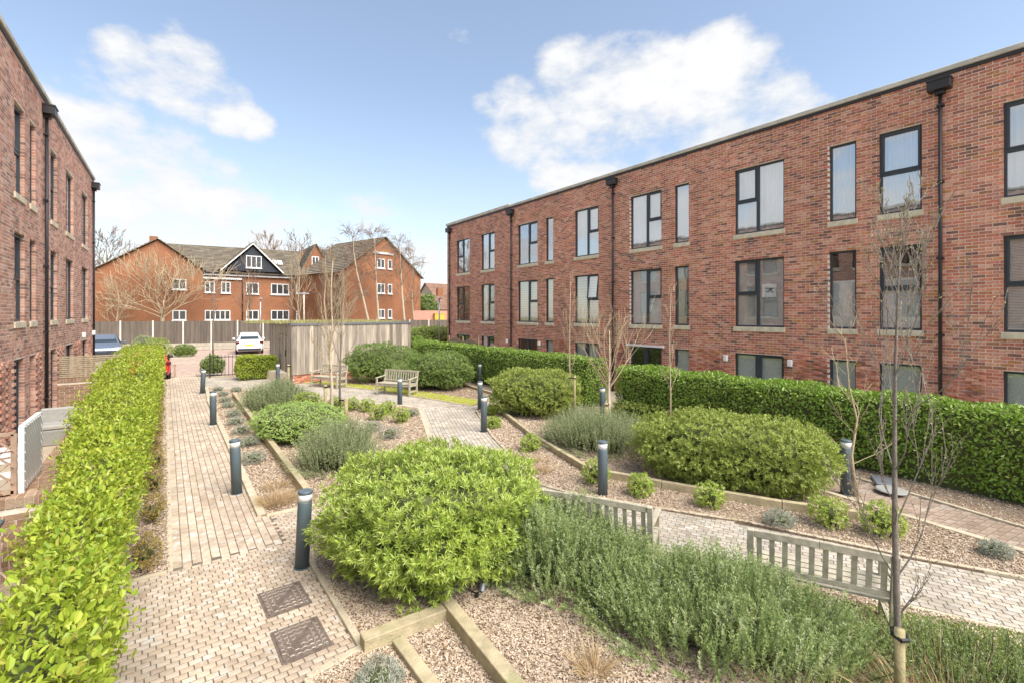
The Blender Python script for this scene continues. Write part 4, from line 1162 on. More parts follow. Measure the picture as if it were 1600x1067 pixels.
def manhole(c, w, d, rz, label):
    r = empty('manhole_cover', (*c, 0), rz, label, 'manhole cover', 'iron manhole covers in the brick path')
    m = MB(); m.box(-w / 2, w / 2, -d / 2, d / 2, -.015, .006); m.build('frame', M_IRON, r)
    for s in (0, 1):
        e = .022; g_ = .006
        t = [(-w / 2 + e, -d / 2 + e), (w / 2 - e - g_ * 2, -d / 2 + e), (-w / 2 + e, d / 2 - e - g_ * 2)] if s == 0 else [(w / 2 - e, d / 2 - e), (-w / 2 + e + g_ * 2, d / 2 - e), (w / 2 - e, -d / 2 + e + g_ * 2)]
        t = [(-x, y) for x, y in t][::-1]
        m = MB(); m.add([(x, y, .0065) for x, y in t] + [(x, y, .0125) for x, y in t], [(0, 2, 1), (3, 4, 5), (0, 1, 4, 3), (1, 2, 5, 4), (2, 0, 3, 5)])
        lid = m.build('lid', M_IRON, r)
        q = MB()
        for i in range(7):
            for j in range(8):
                x, y = -w / 2 + .055 + i * (w - .11) / 6, -d / 2 + .05 + j * (d - .1) / 7
                side = (-x) / w - (-1) * (y / d) 
                if (s == 0) != (y / d - x / w < 0): continue
                if abs(y / d - x / w) < .07: continue
                aa = math.atan2(y, x) + math.pi / 2
                pts = [(x + .030 * math.cos(aa) * k + .011 * math.cos(aa + 1.57) * math.cos(k * 2.2), y + .030 * math.sin(aa) * k + .011 * math.sin(aa + 1.57) * math.cos(k * 2.2), .0135) for k in (-1, -.5, 0, .5, 1)]
                q.tube(pts, .0065, 5)
        q.build('tread_rib', M_WORN, lid, kind='stuff')
    for sx, sy in ((-1, 1), (1, -1), (-1, -1), (1, 1)):
        m = MB(); m.lathe([(.014, .0126), (.014, .0150)], 10, (sx * (w / 2 - .04), sy * (d / 2 - .04)))
        m.build('bolt', M_ALU if (sx, sy) == (1, -1) else M_IRON, r)


manhole((1.052, 5.68), .44, .54, R(2), 'brown iron manhole cover nearer the bollard light')
manhole((1.050, 4.88), .44, .54, R(1), 'brown iron manhole cover nearer the path edge, below the other cover')

# ------------------------------------------------------------------ railings and gate by the car park


def railing(p, q, n, h, label, cat='railing', nm='railing'):
    a, b = Vector((*p, 0)), Vector((*q, 0)); r = empty(nm, a, 0, label, cat); d = b - a
    for k in range(n):
        c = d * (k / (n - 1)); end = k in (0, n - 1)
        m = MB(); m.tube([(c.x, c.y, 0 if end else .08), (c.x, c.y, h * (1.06 if end else .97))], .028 if end else .011, 6)
        m.build('post' if end else 'bar', M_BLACK, r)
    for z in (.12, h * .88):
        m = MB(); m.bar((0, 0, z), (d.x, d.y, z), .012, .035); m.build('rail', M_BLACK, r)
    return r


railing((1.78, 27.7), (3.35, 27.4), 11, 1.15, 'black metal railings between the gateway and the clipped low hedge')
railing((.14, 28.3), (-.10, 29.5), 8, 1.15, 'black metal gate standing open beside the red car', 'gate', 'metal_gate')
m = MB(); m.box(.34, .44, 28.9, 29.0, 0, .62); m.box(.33, .45, 28.89, 29.01, .62, .64); tag(m.build('timber_post', M_BROWNW), 'short brown timber post beside the open gate', 'post')

# lamp posts
def lamp_post(x, y, h, label, head):
    r = empty('lamp_post', (x, y, -.02), 0, label, 'lamp post')
    m = MB(); m.tube([(0, 0, 0), (0, 0, .9)], .075, 8); m.tube([(0, 0, .9), (0, 0, h)], .05, 8); m.build('pole', M_POST if head else M_ALU, r, True)
    m = MB()
    if head: m.box(-.42, .42, -.1, .1, h + .002, h + .09); m.box(-.08, .08, -.08, .08, h + .09, h + .14)
    else: m.box(-.13, .13, -.25, .13, h + .002, h + .08)
    m.build('lamp_head', M_ALU, r, bevel=.02)
lamp_post(6.46, 44.75, 4.4, 'slim grey lamp post behind the white car', False)
lamp_post(9.88, 44.73, 4.9, 'pale lamp post with a wide flat head behind the board store', True)
lamp_post(15.3, 29.6, 4.2, 'slim lamp post at the far corner of the terrace by the tall variegated bush', False)

# ------------------------------------------------------------------ cars
M_CW = pm('car_white', (.80, .80, .80), .22, 0, spec=.6); M_CR = pm('car_red', (.55, .02, .03), .22, 0, spec=.6)
M_CS = pm('car_blue_grey', (.20, .24, .30), .25, 0, metal=.5); M_CD = pm('car_dark', (.035, .04, .05), .22, 0, spec=.6)
M_CGL = pm('car_glass', (.03, .04, .045), .05, 0, spec=1.0); M_TYRE = pm('tyre', (.02, .02, .02), .8)
M_RED = pm('tail_light', (.10, .012, .015), .2); M_PLATE = pm('rear_plate', (.72, .52, .04), .5); M_HEAD = pm('headlight_glass', (.70, .72, .74), .12, metal=.4)


def car(name, label, loc, rz, paint, S=1.0):
    r = empty(name, loc, rz, label, 'car', 'cars in the car park')
    st = [(-1.98, .70, .36, .80, .86, .66), (-1.93, .80, .26, .88, .95, .68), (-1.72, .85, .22, .93, 1.02, .70), (-1.30, .87, .20, .95, 1.42, .57), (-.9, .88, .20, .95, 1.48, .57), (.1, .88, .20, .94, 1.49, .58), (.45, .88, .20, .94, 1.44, .57), (1.10, .87, .20, .93, 1.00, .70), (1.70, .83, .20, .80, .86, .64), (1.93, .74, .26, .66, .72, .60), (2.0, .62, .34, .56, .60, .50)]
    rings = []
    for y, w, zb, zl, zt, wt in st:
        rings.append([(-w * .9, y, zb), (-w, y, zb + .18), (-w, y, (zb + zl) / 2 + .05), (-w * .97, y, zl), (-wt, y, zt - .03 if zt - zl > .2 else zt - .01), (-wt * .8, y, zt), (wt * .8, y, zt), (wt, y, zt - .03 if zt - zl > .2 else zt - .01), (w * .97, y, zl), (w, y, (zb + zl) / 2 + .05), (w, y, zb + .18), (w * .9, y, zb)])
    m = MB(); n = 12
    for q in rings: m.v += q
    for i in range(len(rings) - 1):
        for k in range(n):
            k2 = (k + 1) % n; m.f.append((i * n + k, i * n + k2, (i + 1) * n + k2, (i + 1) * n + k))
    m.f.append(tuple(range(n))[::-1]); m.f.append(tuple((len(rings) - 1) * n + k for k in range(n)))
    m.build('body', paint, r, False, bevel=.012)
    def quad(nm, pts, mat, off):
        c = sum((Vector(p) for p in pts), Vector()) / 4; out = (c - Vector((0, c.y * .6, .9))).normalized() * off
        nn = (Vector(pts[1]) - Vector(pts[0])).cross(Vector(pts[3]) - Vector(pts[0])).normalized()
        if nn.dot(out) < 0: nn = -nn
        q = [c + (Vector(p) - c) * .88 for p in pts]
        h = MB(); h.hexa([p - nn * .02 for p in q] + [p + nn * off for p in q]); return h.build(nm, mat, r)
    quad('rear_window', [rings[2][4], rings[2][7], rings[3][7], rings[3][4]], M_CGL, .016)
    quad('windscreen', [rings[7][4], rings[7][7], rings[6][7], rings[6][4]], M_CGL, .016)
    for s in (3, 8):
        t = 4 if s == 3 else 7
        quad('side_window', [rings[3][s], rings[5][s], rings[5][t], rings[3][t]], M_CGL, .014)
        quad('side_window', [rings[5][s], rings[7][s], rings[6][t], rings[5][t]], M_CGL, .014)
    for x in (-1, 1):
        for y in (-1.22, 1.28):
            h = MB(); h.tube([(x * .72, y, .31), (x * .885, y, .31)], .31, 18); wh = h.build('wheel', M_TYRE, r)
            h = MB(); h.tube([(x * .80, y, .31), (x * .893, y, .31)], .19, 14); h.build('rim', M_ALU, wh)
        h = MB(); h.box(x * .74 - .13, x * .74 + .13, -1.985, -1.80, .74, .92); h.build('tail_light', M_RED, r, bevel=.03)
        h = MB(); h.box(x * .62 - .17, x * .62 + .17, 1.72, 1.945, .58, .76); h.build('headlight', M_HEAD, r, bevel=.03)
        h = MB(); h.box(x * .99 - .09, x * .99 + .09, .62, .76, .93, 1.07); h.build('mirror', paint if paint is not M_CR else M_CD, r, bevel=.03)
    h = MB(); h.box(-.27, .27, -2.0, -1.97, .60, .71); h.build('number_plate', M_PLATE, r)
    h = MB(); h.box(-.72, .72, -1.985, -1.86, .27, .44); h.build('bumper', M_CD, r, bevel=.02)
    h = MB(); h.box(-.5, .5, 1.93, 2.012, .34, .50); h.build('grille', M_CD, r)
    r.scale = (S, S, S)
    return r


car('parked_car', 'white hatchback parked tail first in front of the boarded fence', (5.6, 44.6, -.01), R(-6), M_CW, 1.10)
car('parked_car', 'blue grey car facing out beside the corner of the pinkish terrace', (-3.55, 44.6, -.01), R(186), M_CS, 1.15)
car('parked_car', 'red car mostly hidden behind the end of the bright hedge', (-.66, 29.85, -.01), R(2), M_CR, .95)
car('parked_car', 'dark car mostly hidden behind the board store', (8.35, 43.6, -.01), R(-8), M_CD, 1.15)

# ------------------------------------------------------------------ patios of the pinkish terrace
def brick_wall(p, q, th, z1, label, mat=M_BRICK):
    a, b = Vector((*p, 0)), Vector((*q, 0)); d = b - a; L = d.length; d.normalize(); n = Vector((-d.y, d.x, 0))
    r = empty('low_brick_wall', a, 0, label, 'wall')
    m = MB(); m.hexa([tuple(d * u + n * e + Vector((0, 0, z))) for z in (-.08, z1 - .006) for u, e in ((0, -th / 2 + .008), (L, -th / 2 + .008), (L, th / 2 - .008), (0, th / 2 - .008))]); m.build('mortar', M_MORTAR, r)
    B = []
    for k in range(int((z1 - .11) / .075)):
        for e0, e1 in ((-th / 2, -th / 2 + .06), (th / 2 - .06, th / 2)):
            u = -(k % 2) * .1125
            while u < L:
                u0, u1 = max(0, u + .005), min(L, u + .22)
                if u1 - u0 > .03: B.append([tuple(d * w_ + n * e + Vector((0, 0, z))) for z in (k * .075 - .02, k * .075 + .045) for w_, e in ((u0, e0), (u1, e0), (u1, e1), (u0, e1))])
                u += .225
    V, F = boxes_np(B); V += RNG.normal(0, .0015, V.shape)
    link('brickwork', mesh_np('brickwork', V, F, mat), r, 'stuff')
    k = int(L / .075)
    for j in range(min(k, 170)):
        u0, u1 = L * j / k + .004, L * (j + 1) / k - .004
        m = MB(); e = th / 2 + .006
        m.hexa([tuple(d * w_ + n * v + Vector((0, 0, z + RNG.normal(0, .001)))) for z in (z1 - .11, z1) for w_, v in ((u0, -e), (u1, -e), (u1, e), (u0, e))]); m.build('brick', mat, r)
    return r


M_BRICKO = pm('brick_brown', None, .88, .25, [(.30, .19, .12), (.36, .23, .15), (.25, .15, .10), (.40, .27, .18), (.28, .16, .10)], 9., .5, 60., blotch=((.38, .29, .20), 3., .5, .7))
brick_wall((-1.25, 8.17), (-1.36, 20.0), .30, .98, 'low brown brick wall running behind the bright hedge beside the patio', M_BRICKO)
brick_wall((-2.86, 8.0), (-1.10, 8.0), .30, .98, 'short brown brick cross wall under the brown lattice', M_BRICKO)
brick_wall((-2.84, 20.1), (-1.3, 20.1), .22, 1.12, 'dark brick cross wall under the slatted screen', M_BRICKO)


def lattice(p, q, z0, z1, sp, w, mat, label, nm='lattice_panel', slope=0.):
    a, b = Vector((*p, 0)), Vector((*q, 0)); d = b - a; L = d.length; d.normalize(); n = Vector((-d.y, d.x, 0))
    r = empty(nm, a, 0, label, 'trellis')
    def pt(u, z, e=0): return tuple(d * u + n * e + Vector((0, 0, z)))
    for (u, s) in ((0, 1), (L, 1)):
        m = MB(); m.bar(pt(u, z0 - .02), pt(u, z1 + (slope if u > 0 else 0)), .05, .05); m.build('post', mat, r)
    m = MB(); m.bar(pt(0, z1), pt(L, z1 + slope), .05, .04); m.build('rail', mat, r)
    m = MB(); m.bar(pt(0, z0 + .02), pt(L, z0 + .02), .05, .04); m.build('rail', mat, r)
    hh = z1 - z0
    for sgn, e in ((1, .012), (-1, -.012)):
        c = -hh
        while c < L + hh:
            u0, u1 = (c, c + hh) if sgn > 0 else (c + hh, c)
            za, zb = z0, z1
            t0, t1 = 0., 1.
            du = u1 - u0
            ts = sorted([(0 - u0) / du, (L - u0) / du]); t0, t1 = max(0, ts[0]), min(1, ts[1])
            if t1 - t0 > .05:
                m = MB(); m.bar(pt(u0 + du * t0, z0 + hh * t0, e), pt(u0 + du * t1, z0 + hh * t1, e), .008, w, tuple(n)); m.v = m.v
                m.build('slat', mat, r)
            c += sp
    return r


lattice((-2.84, 8.0), (-1.44, 8.0), 1.0, 1.70, .19, .06, M_BROWNW, 'brown diagonal lattice panel standing on the cross wall')
lattice((-1.385, 8.05), (-1.385, 9.05), 1.0, 1.76, .115, .045, M_WHITE, 'white diagonal lattice panel running along the patio wall')
r = empty('slatted_screen', (-2.80, 20.1, 1.12), 0, 'horizontal slatted timber screen on the dark brick cross wall', 'screen')
for k in range(11):
    m = MB(); m.box(0, 1.62, -.012, .012, .03 + k * .062, .03 + k * .062 + .042); m.build('slat', M_TRELLIS, r)
for x in (0, .8, 1.6):
    m = MB(); m.box(x, x + .045, .0125, .06, .0, .74); m.build('post', M_TRELLIS, r)
M_CUSH = pm('cushion', (.40, .39, .36), .9, .1, None, 12.)
r = empty('garden_sofa', (-2.0, 15.8, .02), R(0), 'grey outdoor sofa with a pale cushion on the patio', 'sofa')
m = MB(); m.box(-.47, .47, -.36, .36, .0, .36); m.build('base', M_SOFA, r, bevel=.02)
for x in (-.55, .55):
    m = MB(); m.box(x - .075, x + .075, -.36, .40, .0, .62); m.build('armrest', M_SOFA, r, bevel=.02)
m = MB(); m.box(-.47, .47, .361, .46, 0, .74); m.build('backrest', M_SOFA, r, bevel=.02)
m = MB(); m.box(-.45, .45, -.34, .22, .365, .48); m.build('seat_cushion', M_CUSH, r, bevel=.03)
m = MB(); m.box(-.45, .45, .23, .355, .40, .80); m.build('back_cushion', M_CUSH, r, bevel=.03)
r = empty('cold_frame', (-2.05, 6.9, 0), 0, 'dark framed box with a glazed lid in front of the cross wall', 'cold frame')
m = MB(); m.box(-.75, .62, -.3, .45, 0, .86); m.build('box', M_ANTH, r)
m = MB()
for q in ((-.78, .65, -.33, -.27), (-.78, .65, .42, .48), (-.78, -.72, -.27, .42), (.59, .65, -.27, .42)): m.box(*q, .865, .90)
m.build('lid_frame', M_BOLL, r)
m = MB(); m.box(-.715, .585, -.265, .415, .868, .88); m.build('pane', M_CGL, r)
r = empty('folding_chair', (-2.05, 11.2, .02), R(20), 'white garden chair partly seen beside the white lattice', 'chair')
for sx in (-.2, .2):
    m = MB(); m.bar((sx, -.2, 0), (sx, .25, .88), .03, .03); m.build('leg', M_WHITE, r)
    m = MB(); m.bar((sx, .25, 0), (sx, -.2, .45), .03, .03); m.build('leg', M_WHITE, r)
for k in range(4):
    m = MB(); m.box(-.22, .22, -.2 + k * .1, -.12 + k * .1, .45, .47); m.build('seat_slat', M_WHITE, r)
for k in range(3):
    m = MB(); m.box(-.22, .22, .13 + k * .06, .15 + k * .06, .62 + k * .09, .69 + k * .09); m.build('back_slat', M_WHITE, r)

# small things on the ground
r = empty('grey_tray', (10.42, 2.95, .03), R(28), 'flat grey slabs lying at the foot of the hedge behind the bare tree', 'slab')
m = MB(); m.lathe([(.10, .0), (.24, .03), (.22, .05), (.05, .055)], 14, (-.25, 0)); m.build('dish', M_SOFA, r)
m = MB(); m.box(.02, .5, -.16, .16, 0, .05); m.build('slab', M_LEAD, r, bevel=.01)
r = empty('garden_spotlight', (2.60, 4.62, .02), R(-30), 'small grey garden spotlight fallen under the lime green shrub', 'spotlight')
m = MB(); m.box(-.13, .03, -.07, .07, .07, .10); m.box(-.05, 0, -.02, .02, .0, .07); m.build('lamp_head', M_ALU, r, bevel=.006)
m = MB(); m.tube([(.02, 0, .03), (.10, .03, .05), (.18, .0, .02), (.24, -.05, .01)], .008, 5); m.build('cable', M_RUBBER, r)
m = MB(); m.tube([(.22, -.1, .0), (.22, -.1, .06)], .022, 8); m.build('stake', M_RUBBER, r)
m = MB(); m.tube([(.28, .02, .01), (.30, .05, .08)], .035, 8); m.build('reflector', M_ALU, r)
tr_ = empty('wooden_screen', (12.5, 20.0, 0), 0, 'brown scalloped timber screen showing above the far hedge', 'screen')
for k in range(3):
    m = MB(); m.box(-.03, .03, k * 1.5, k * 1.5 + .08, 0, 1.95); m.build('post', M_BROWNW, tr_)
for k in range(2):
    for j in range(12):
        m = MB(); y = .09 + k * 1.5 + j * .117; m.box(-.012, .012, y, y + .108, .1, 1.80 + .08 * math.cos((j - 5.5) * .5)); m.build('slat', M_BROWNW, tr_)
# ------------------------------------------------------------------ foliage builders


def frame_from(ax, nrm):
    ax = unit(ax); s = np.cross(nrm, ax); bad = np.linalg.norm(s, axis=-1) < 1e-3
    s[bad] = np.cross(np.array([.3, .8, .5]), ax[bad]); s = unit(s)
    return ax, s, np.cross(ax, s)


def leaf_quads(P, ax, nrm, L, W, fold=.25):
    """folded diamond leaves, one quad each"""
    ax, s, n = frame_from(ax, nrm); L = np.asarray(L)[:, None]; W = np.asarray(W)[:, None]
    V = np.stack([P, P + ax * L * .5 + s * W * .5 + n * W * fold, P + ax * L, P + ax * L * .5 - s * W * .5 + n * W * fold], 1)
    k = len(P)
    return V.reshape(-1, 3), np.arange(4 * k).reshape(k, 4)


def leaf_ovals(P, ax, nrm, L, W, fold=.28, droop=.12):
    """rounded leaves folded along the midrib, two quads each"""
    ax, s, n = frame_from(ax, nrm); L = np.asarray(L)[:, None]; W = np.asarray(W)[:, None]
    def at(t, w, d): return P + ax * L * t + s * W * w + n * (W * abs(w) * fold * 1.6 - L * d)
    V = np.stack([at(0, 0, 0), at(.28, .40, .0), at(.70, .46, droop * .5), at(1, 0, droop), at(.70, -.46, droop * .5), at(.28, -.40, 0)], 1)
    k = len(P); b = 6 * np.arange(k)[:, None]
    F = np.concatenate([b + np.array([0, 1, 2, 3]), b + np.array([0, 3, 4, 5])], 0)
    return V.reshape(-1, 3), F


def blob(n, c, r, seed, e=2.5, lump=.10, k=1.6, inner=.10, low=-.75):
    """points and outward normals on a lumpy rounded mass resting on the ground; r = half extents, c = plan centre + base height, yaw in c[3]"""
    D = unit(RNG.normal(size=(int(n * 1.7) + 50, 3))); D = D[D[:, 2] > low][:n]
    t = (np.abs(D / np.array([1, 1, 1])) ** e).sum(1) ** (-1 / e)
    rad = t * (1 + lump * wob(D * k, 1.6, seed) + lump * .5 * wob(D * k, 4.1, seed + 3))
    rad = rad * (1 - np.minimum(.55, np.abs(RNG.normal(0, inner, len(D)))))
    Q = D * rad[:, None] * np.array(r)
    N = unit(D / np.array(r) * min(r))
    Q[:, 2] = np.maximum(Q[:, 2], -r[2] * .97)
    yaw = c[3] if len(c) > 3 else 0.
    cs, sn = math.cos(yaw), math.sin(yaw)
    def rot(A): return np.stack([A[:, 0] * cs - A[:, 1] * sn, A[:, 0] * sn + A[:, 1] * cs, A[:, 2]], -1)
    return rot(Q) + np.array([c[0], c[1], c[2] + r[2]]), rot(N)


def core(parent, c, r, seed, e=2.5, lump=.10, k=1.6, sc=.80, mat=None):
    u = np.linspace(0, 2 * math.pi, 28, endpoint=False); v = np.linspace(-1.35, 1.57, 14)
    U, Vv = np.meshgrid(u, v); D = np.stack([np.cos(U) * np.cos(Vv), np.sin(U) * np.cos(Vv), np.sin(Vv)], -1).reshape(-1, 3)
    t = (np.abs(D) ** e).sum(1) ** (-1 / e)
    rad = t * (1 + lump * wob(D * k, 1.6, seed)) * sc
    Q = D * rad[:, None] * np.array(r); Q[:, 2] = np.maximum(Q[:, 2], -r[2] * .99)
    yaw = c[3] if len(c) > 3 else 0.; cs, sn = math.cos(yaw), math.sin(yaw)
    Q = np.stack([Q[:, 0] * cs - Q[:, 1] * sn, Q[:, 0] * sn + Q[:, 1] * cs, Q[:, 2]], -1) + np.array([0, 0, c[2] + r[2]])
    nu, nv = 28, 14; F = []
    for j in range(nv - 1):
        for i in range(nu): F.append((j * nu + i, j * nu + (i + 1) % nu, (j + 1) * nu + (i + 1) % nu, (j + 1) * nu + i))
    return link('dark_core', mesh_np('dark_core', Q, F, mat or M_TWIG, True), parent)  # solid dark lump, its colour stands in for the shaded twiggy inside


def rnd(n): return RNG.normal(size=(n, 3))


def leafy(name, label, cat, c, r, n, mat, L, W, seed, style='quad', group=None, up=.35, wild=.7, e=2.5, lump=.10, k=1.6, inner=.10, low=-.75, whorl=0, sc=.80, stems=0):
    root = empty(name, (c[0], c[1], 0), 0, label, cat, group)
    cc = (0, 0, c[2], *(c[3:]))
    P, N = blob(n, cc, r, seed, e, lump, k, inner, low)
    m = len(P)
    if whorl:
        up_ax = unit(N + np.array([0, 0, up]) + rnd(m) * .30)
        a1, s1, n1 = frame_from(up_ax, unit(rnd(m)))
        PP, AA, NN = [], [], []
        for q in range(whorl):
            th = 2 * math.pi * q / whorl + RNG.uniform(-.35, .35, m); ev = RNG.uniform(.35, 1.15, m)
            rd = s1 * np.cos(th)[:, None] + n1 * np.sin(th)[:, None]
            ax = unit(rd * np.cos(ev)[:, None] + a1 * np.sin(ev)[:, None])
            PP.append(P - a1 * RNG.uniform(0, L * .8, m)[:, None]); AA.append(ax); NN.append(unit(a1 - rd * .4))
        P, A, N2 = map(np.concatenate, (PP, AA, NN)); m = len(P)
    else:
        A = unit(N * .55 + np.array([0, 0, up]) + rnd(m) * wild); N2 = unit(N + np.array([0, 0, .5]) + rnd(m) * .45)
    LL = L * RNG.uniform(.7, 1.2, m); WW = W * RNG.uniform(.75, 1.2, m)
    V, F = (leaf_quads if style == 'quad' else leaf_ovals)(P, A, N2, LL, WW)
    link('leaves', mesh_np('leaves', V, F, mat), root, 'stuff')
    if sc: core(root, cc, r, seed, e, lump, k, sc)
    if stems:
        mb = MB()
        for q in range(stems):
            a = RNG.uniform(0, 6.28); b = RNG.uniform(.0, .3); t = RNG.uniform(.6, .93)
            p0 = Vector((math.cos(a) * r[0] * b, math.sin(a) * r[1] * b, 0)); p1 = Vector((math.cos(a) * r[0] * t, math.sin(a) * r[1] * t, r[2] * RNG.uniform(.5, 1.3)))
            yaw = c[3] if len(c) > 3 else 0.; M3 = Matrix.Rotation(yaw, 3, 'Z')
            p0, p1 = M3 @ p0, M3 @ p1
            mb.tube([p0, p0.lerp(p1, .5) + Vector((0, 0, .06)), p1], [.012, .008, .004], 5, False)
        mb.build('stem', M_TWIG, root, kind='stuff')
    return root


def spiky(name, label, cat, c, r, stems, mat, seed, h=(.35, .6), needles=60, nl=.024, nw=.0035, lean=.55, group=None, twigs=True, tones=None, clump=.16):
    """rosemary / lavender: upright leafy spikes rising from an oval footprint whose height falls off to the rim"""
    root = empty(name, (c[0], c[1], 0), 0, label, cat, group)
    yaw = c[2]; cs, sn = math.cos(yaw), math.sin(yaw)
    a = RNG.uniform(0, 2 * math.pi, stems); q = np.sqrt(RNG.uniform(0, .90, stems))
    x, y = np.cos(a) * q, np.sin(a) * q
    fall = np.sqrt(np.maximum(.0, 1 - q ** 3.0)) * (1 + clump * wob(np.stack([x * 3.4, y * 3.4, x * 0], -1), 1., seed))
    zt = r[2] * fall
    zt = zt + RNG.normal(0, .06, stems) * r[2]
    hh = np.minimum(RNG.uniform(*h, stems), zt + .06); z0 = np.maximum(.01, zt - hh)
    dx = unit(np.stack([x * lean, y * lean, np.full(stems, 1.)], -1) + rnd(stems) * np.array([.16, .16, .05]))
    P0 = np.stack([x * r[0], y * r[1], z0], -1)
    low = q > .90
    dx[low] = unit(dx[low] + np.stack([x, y, -.3 + 0 * x], -1)[low] * .8)
    T = RNG.uniform(.12, 1., (stems, needles)); bend = RNG.normal(0, .05, (stems, 2))
    C = P0[:, None] + dx[:, None] * (hh[:, None] * T)[..., None]
    C[..., 0] += bend[:, :1] * T ** 2; C[..., 1] += bend[:, 1:] * T ** 2
    dirs = unit(rnd(stems * needles).reshape(stems, needles, 3)); ax = unit(dirs - (dirs * dx[:, None]).sum(-1, keepdims=True) * dx[:, None])
    ax = unit(ax + dx[:, None] * RNG.uniform(.4, 1.2, (stems, needles, 1)))
    sz = (1.15 - .55 * T)
    C = C.reshape(-1, 3); ax = ax.reshape(-1, 3); sz = sz.ravel()
    R2 = np.array([[cs, -sn, 0], [sn, cs, 0], [0, 0, 1]])
    C = C @ R2.T; ax = ax @ R2.T
    m = len(C)
    V, F = leaf_quads(C, ax, unit(rnd(m) + np.array([0, 0, 1.])), nl * sz * RNG.uniform(.8, 1.2, m), nw * RNG.uniform(.8, 1.25, m), .1)
    if tones:   # some spikes paler, some deeper
        tn = RNG.choice(len(tones), stems, p=[.50, .20, .30])
        for q, tm in enumerate(tones):
            sel = np.repeat(tn == q, needles); Fq = np.arange(4 * int(sel.sum())).reshape(-1, 4)
            link('leaves', mesh_np('leaves', V.reshape(-1, 4, 3)[sel].reshape(-1, 3), Fq, tm), root, 'stuff')
    else:
        link('leaves', mesh_np('leaves', V, F, mat), root, 'stuff')
    if twigs:
        mb = MB(); idx = RNG.choice(stems, min(stems, 260), replace=False)
        for i in idx:
            p0 = Vector(P0[i] @ R2.T); p1 = Vector((P0[i] + dx[i] * hh[i] * .9) @ R2.T); g = Vector((p0.x * .72, p0.y * .72, 0))
            mb.tube([g, p0, p1], [.006, .004, .0025], 4, False)
        mb.build('stem', M_TWIG, root, kind='stuff')
    # solid dark core so the far side does not show through
    if r[2] > .5: core(root, (0, 0, 0, yaw), (r[0] * .80, r[1] * .80, r[2] * .36), seed, 2.2, .12, 2.2, .74)
    return root


def tuft(name, label, cat, c, rad, h, n, mat, w=.005, group=None, droop=.5, root=None, pts=None):
    if root is None: root = empty(name, (c[0], c[1], 0), 0, label, cat, group)
    if pts is None:
        a = RNG.uniform(0, 6.28, n); q = np.sqrt(RNG.uniform(0, 1, n)) * rad; P = np.stack([np.cos(a) * q, np.sin(a) * q, np.full(n, .02)], -1)
        out = np.stack([np.cos(a), np.sin(a), 0 * a], -1) * (q / rad)[:, None]
    else: P = pts; n = len(P); out = np.zeros((n, 3))
    d = unit(np.array([0, 0, 1.]) + out * droop + rnd(n) * np.array([.22, .22, .05])); L = h * RNG.uniform(.5, 1.1, n)
    s = unit(np.cross(d, rnd(n))) * (w * RNG.uniform(.6, 1.2, n))[:, None]
    dr = out * (L * droop * .6)[:, None] + rnd(n) * (L * .10)[:, None]; dr[:, 2] = -np.abs(dr[:, 2]) - L * droop * .18
    m1 = P + d * (L * .55)[:, None] + dr * .3; tp = P + d * L[:, None] + dr
    V = np.stack([P - s, P + s, m1 + s * .8, m1 - s * .8, tp], 1).reshape(-1, 3)
    b = 5 * np.arange(n)[:, None]
    F = np.concatenate([b + np.array([0, 1, 2, 3]), b + np.array([3, 2, 4, 4])], 0)
    me = mesh_np('blades', V, F[:n], mat)
    V2 = V; tri = (b + np.array([3, 2, 4]))
    bme = bpy.data.meshes.new('blades'); allf = [tuple(f) for f in F[:n]] + [tuple(f) for f in tri]
    bme.from_pydata(V2.tolist(), [], allf); bme.materials.append(mat); bpy.data.meshes.remove(me)
    return link('blades', bme, root, 'stuff')


# ------------------------------------------------------------------ hedges


def hedge_points(n, x0, x1, y0, y1, z1, seed, z0=.05, lump=.09, k=1.6, inner=.06, faces=('top', 'front', 'back', 'n', 's'), under=(.35, .16)):
    ar = {'top': (x1 - x0) * (y1 - y0), 'front': (y1 - y0) * (z1 - z0), 'back': (y1 - y0) * (z1 - z0), 'n': (x1 - x0) * (z1 - z0), 's': (x1 - x0) * (z1 - z0)}
    tot = sum(ar[f] for f in faces); PS, NS = [], []
    for f in faces:
        m = int(n * ar[f] / tot)
        x, y, z = RNG.uniform(x0, x1, m), RNG.uniform(y0, y1, m), RNG.uniform(z0, z1, m)
        if f == 'top': z[:] = z1; N = (0, 0, 1)
        elif f == 'front': x[:] = x0; N = (-1, 0, 0)
        elif f == 'back': x[:] = x1; N = (1, 0, 0)
        elif f == 'n': y[:] = y1; N = (0, 1, 0)
        else: y[:] = y0; N = (0, -1, 0)
        P = np.stack([x, y, z], -1); N = np.tile(np.array(N, float), (m, 1))
        # round the shoulders
        if f == 'top':
            ex = np.minimum(x - x0, x1 - x); t = np.clip(1 - ex / .22, 0, 1); P[:, 2] -= .12 * t ** 2
            N[:, 0] += np.where(x - x0 < x1 - x, -1, 1) * t
        elif f in ('front', 'back'):
            t = np.clip(1 - (z1 - z) / .22, 0, 1); P[:, 0] += (.10 * t ** 2) * (1 if f == 'front' else -1); N[:, 2] += t
            t2 = np.clip(1 - (z - z0) / under[0], 0, 1); P[:, 0] += (under[1] * t2 ** 1.3) * (1 if f == 'front' else -1)
        N = unit(N)
        disp = lump * wob(P, k, seed) + lump * .6 * wob(P, k * 2.7, seed + 5) - np.abs(RNG.normal(0, inner, m))
        PS.append(P + N * disp[:, None]); NS.append(N)
    return np.concatenate(PS), np.concatenate(NS)


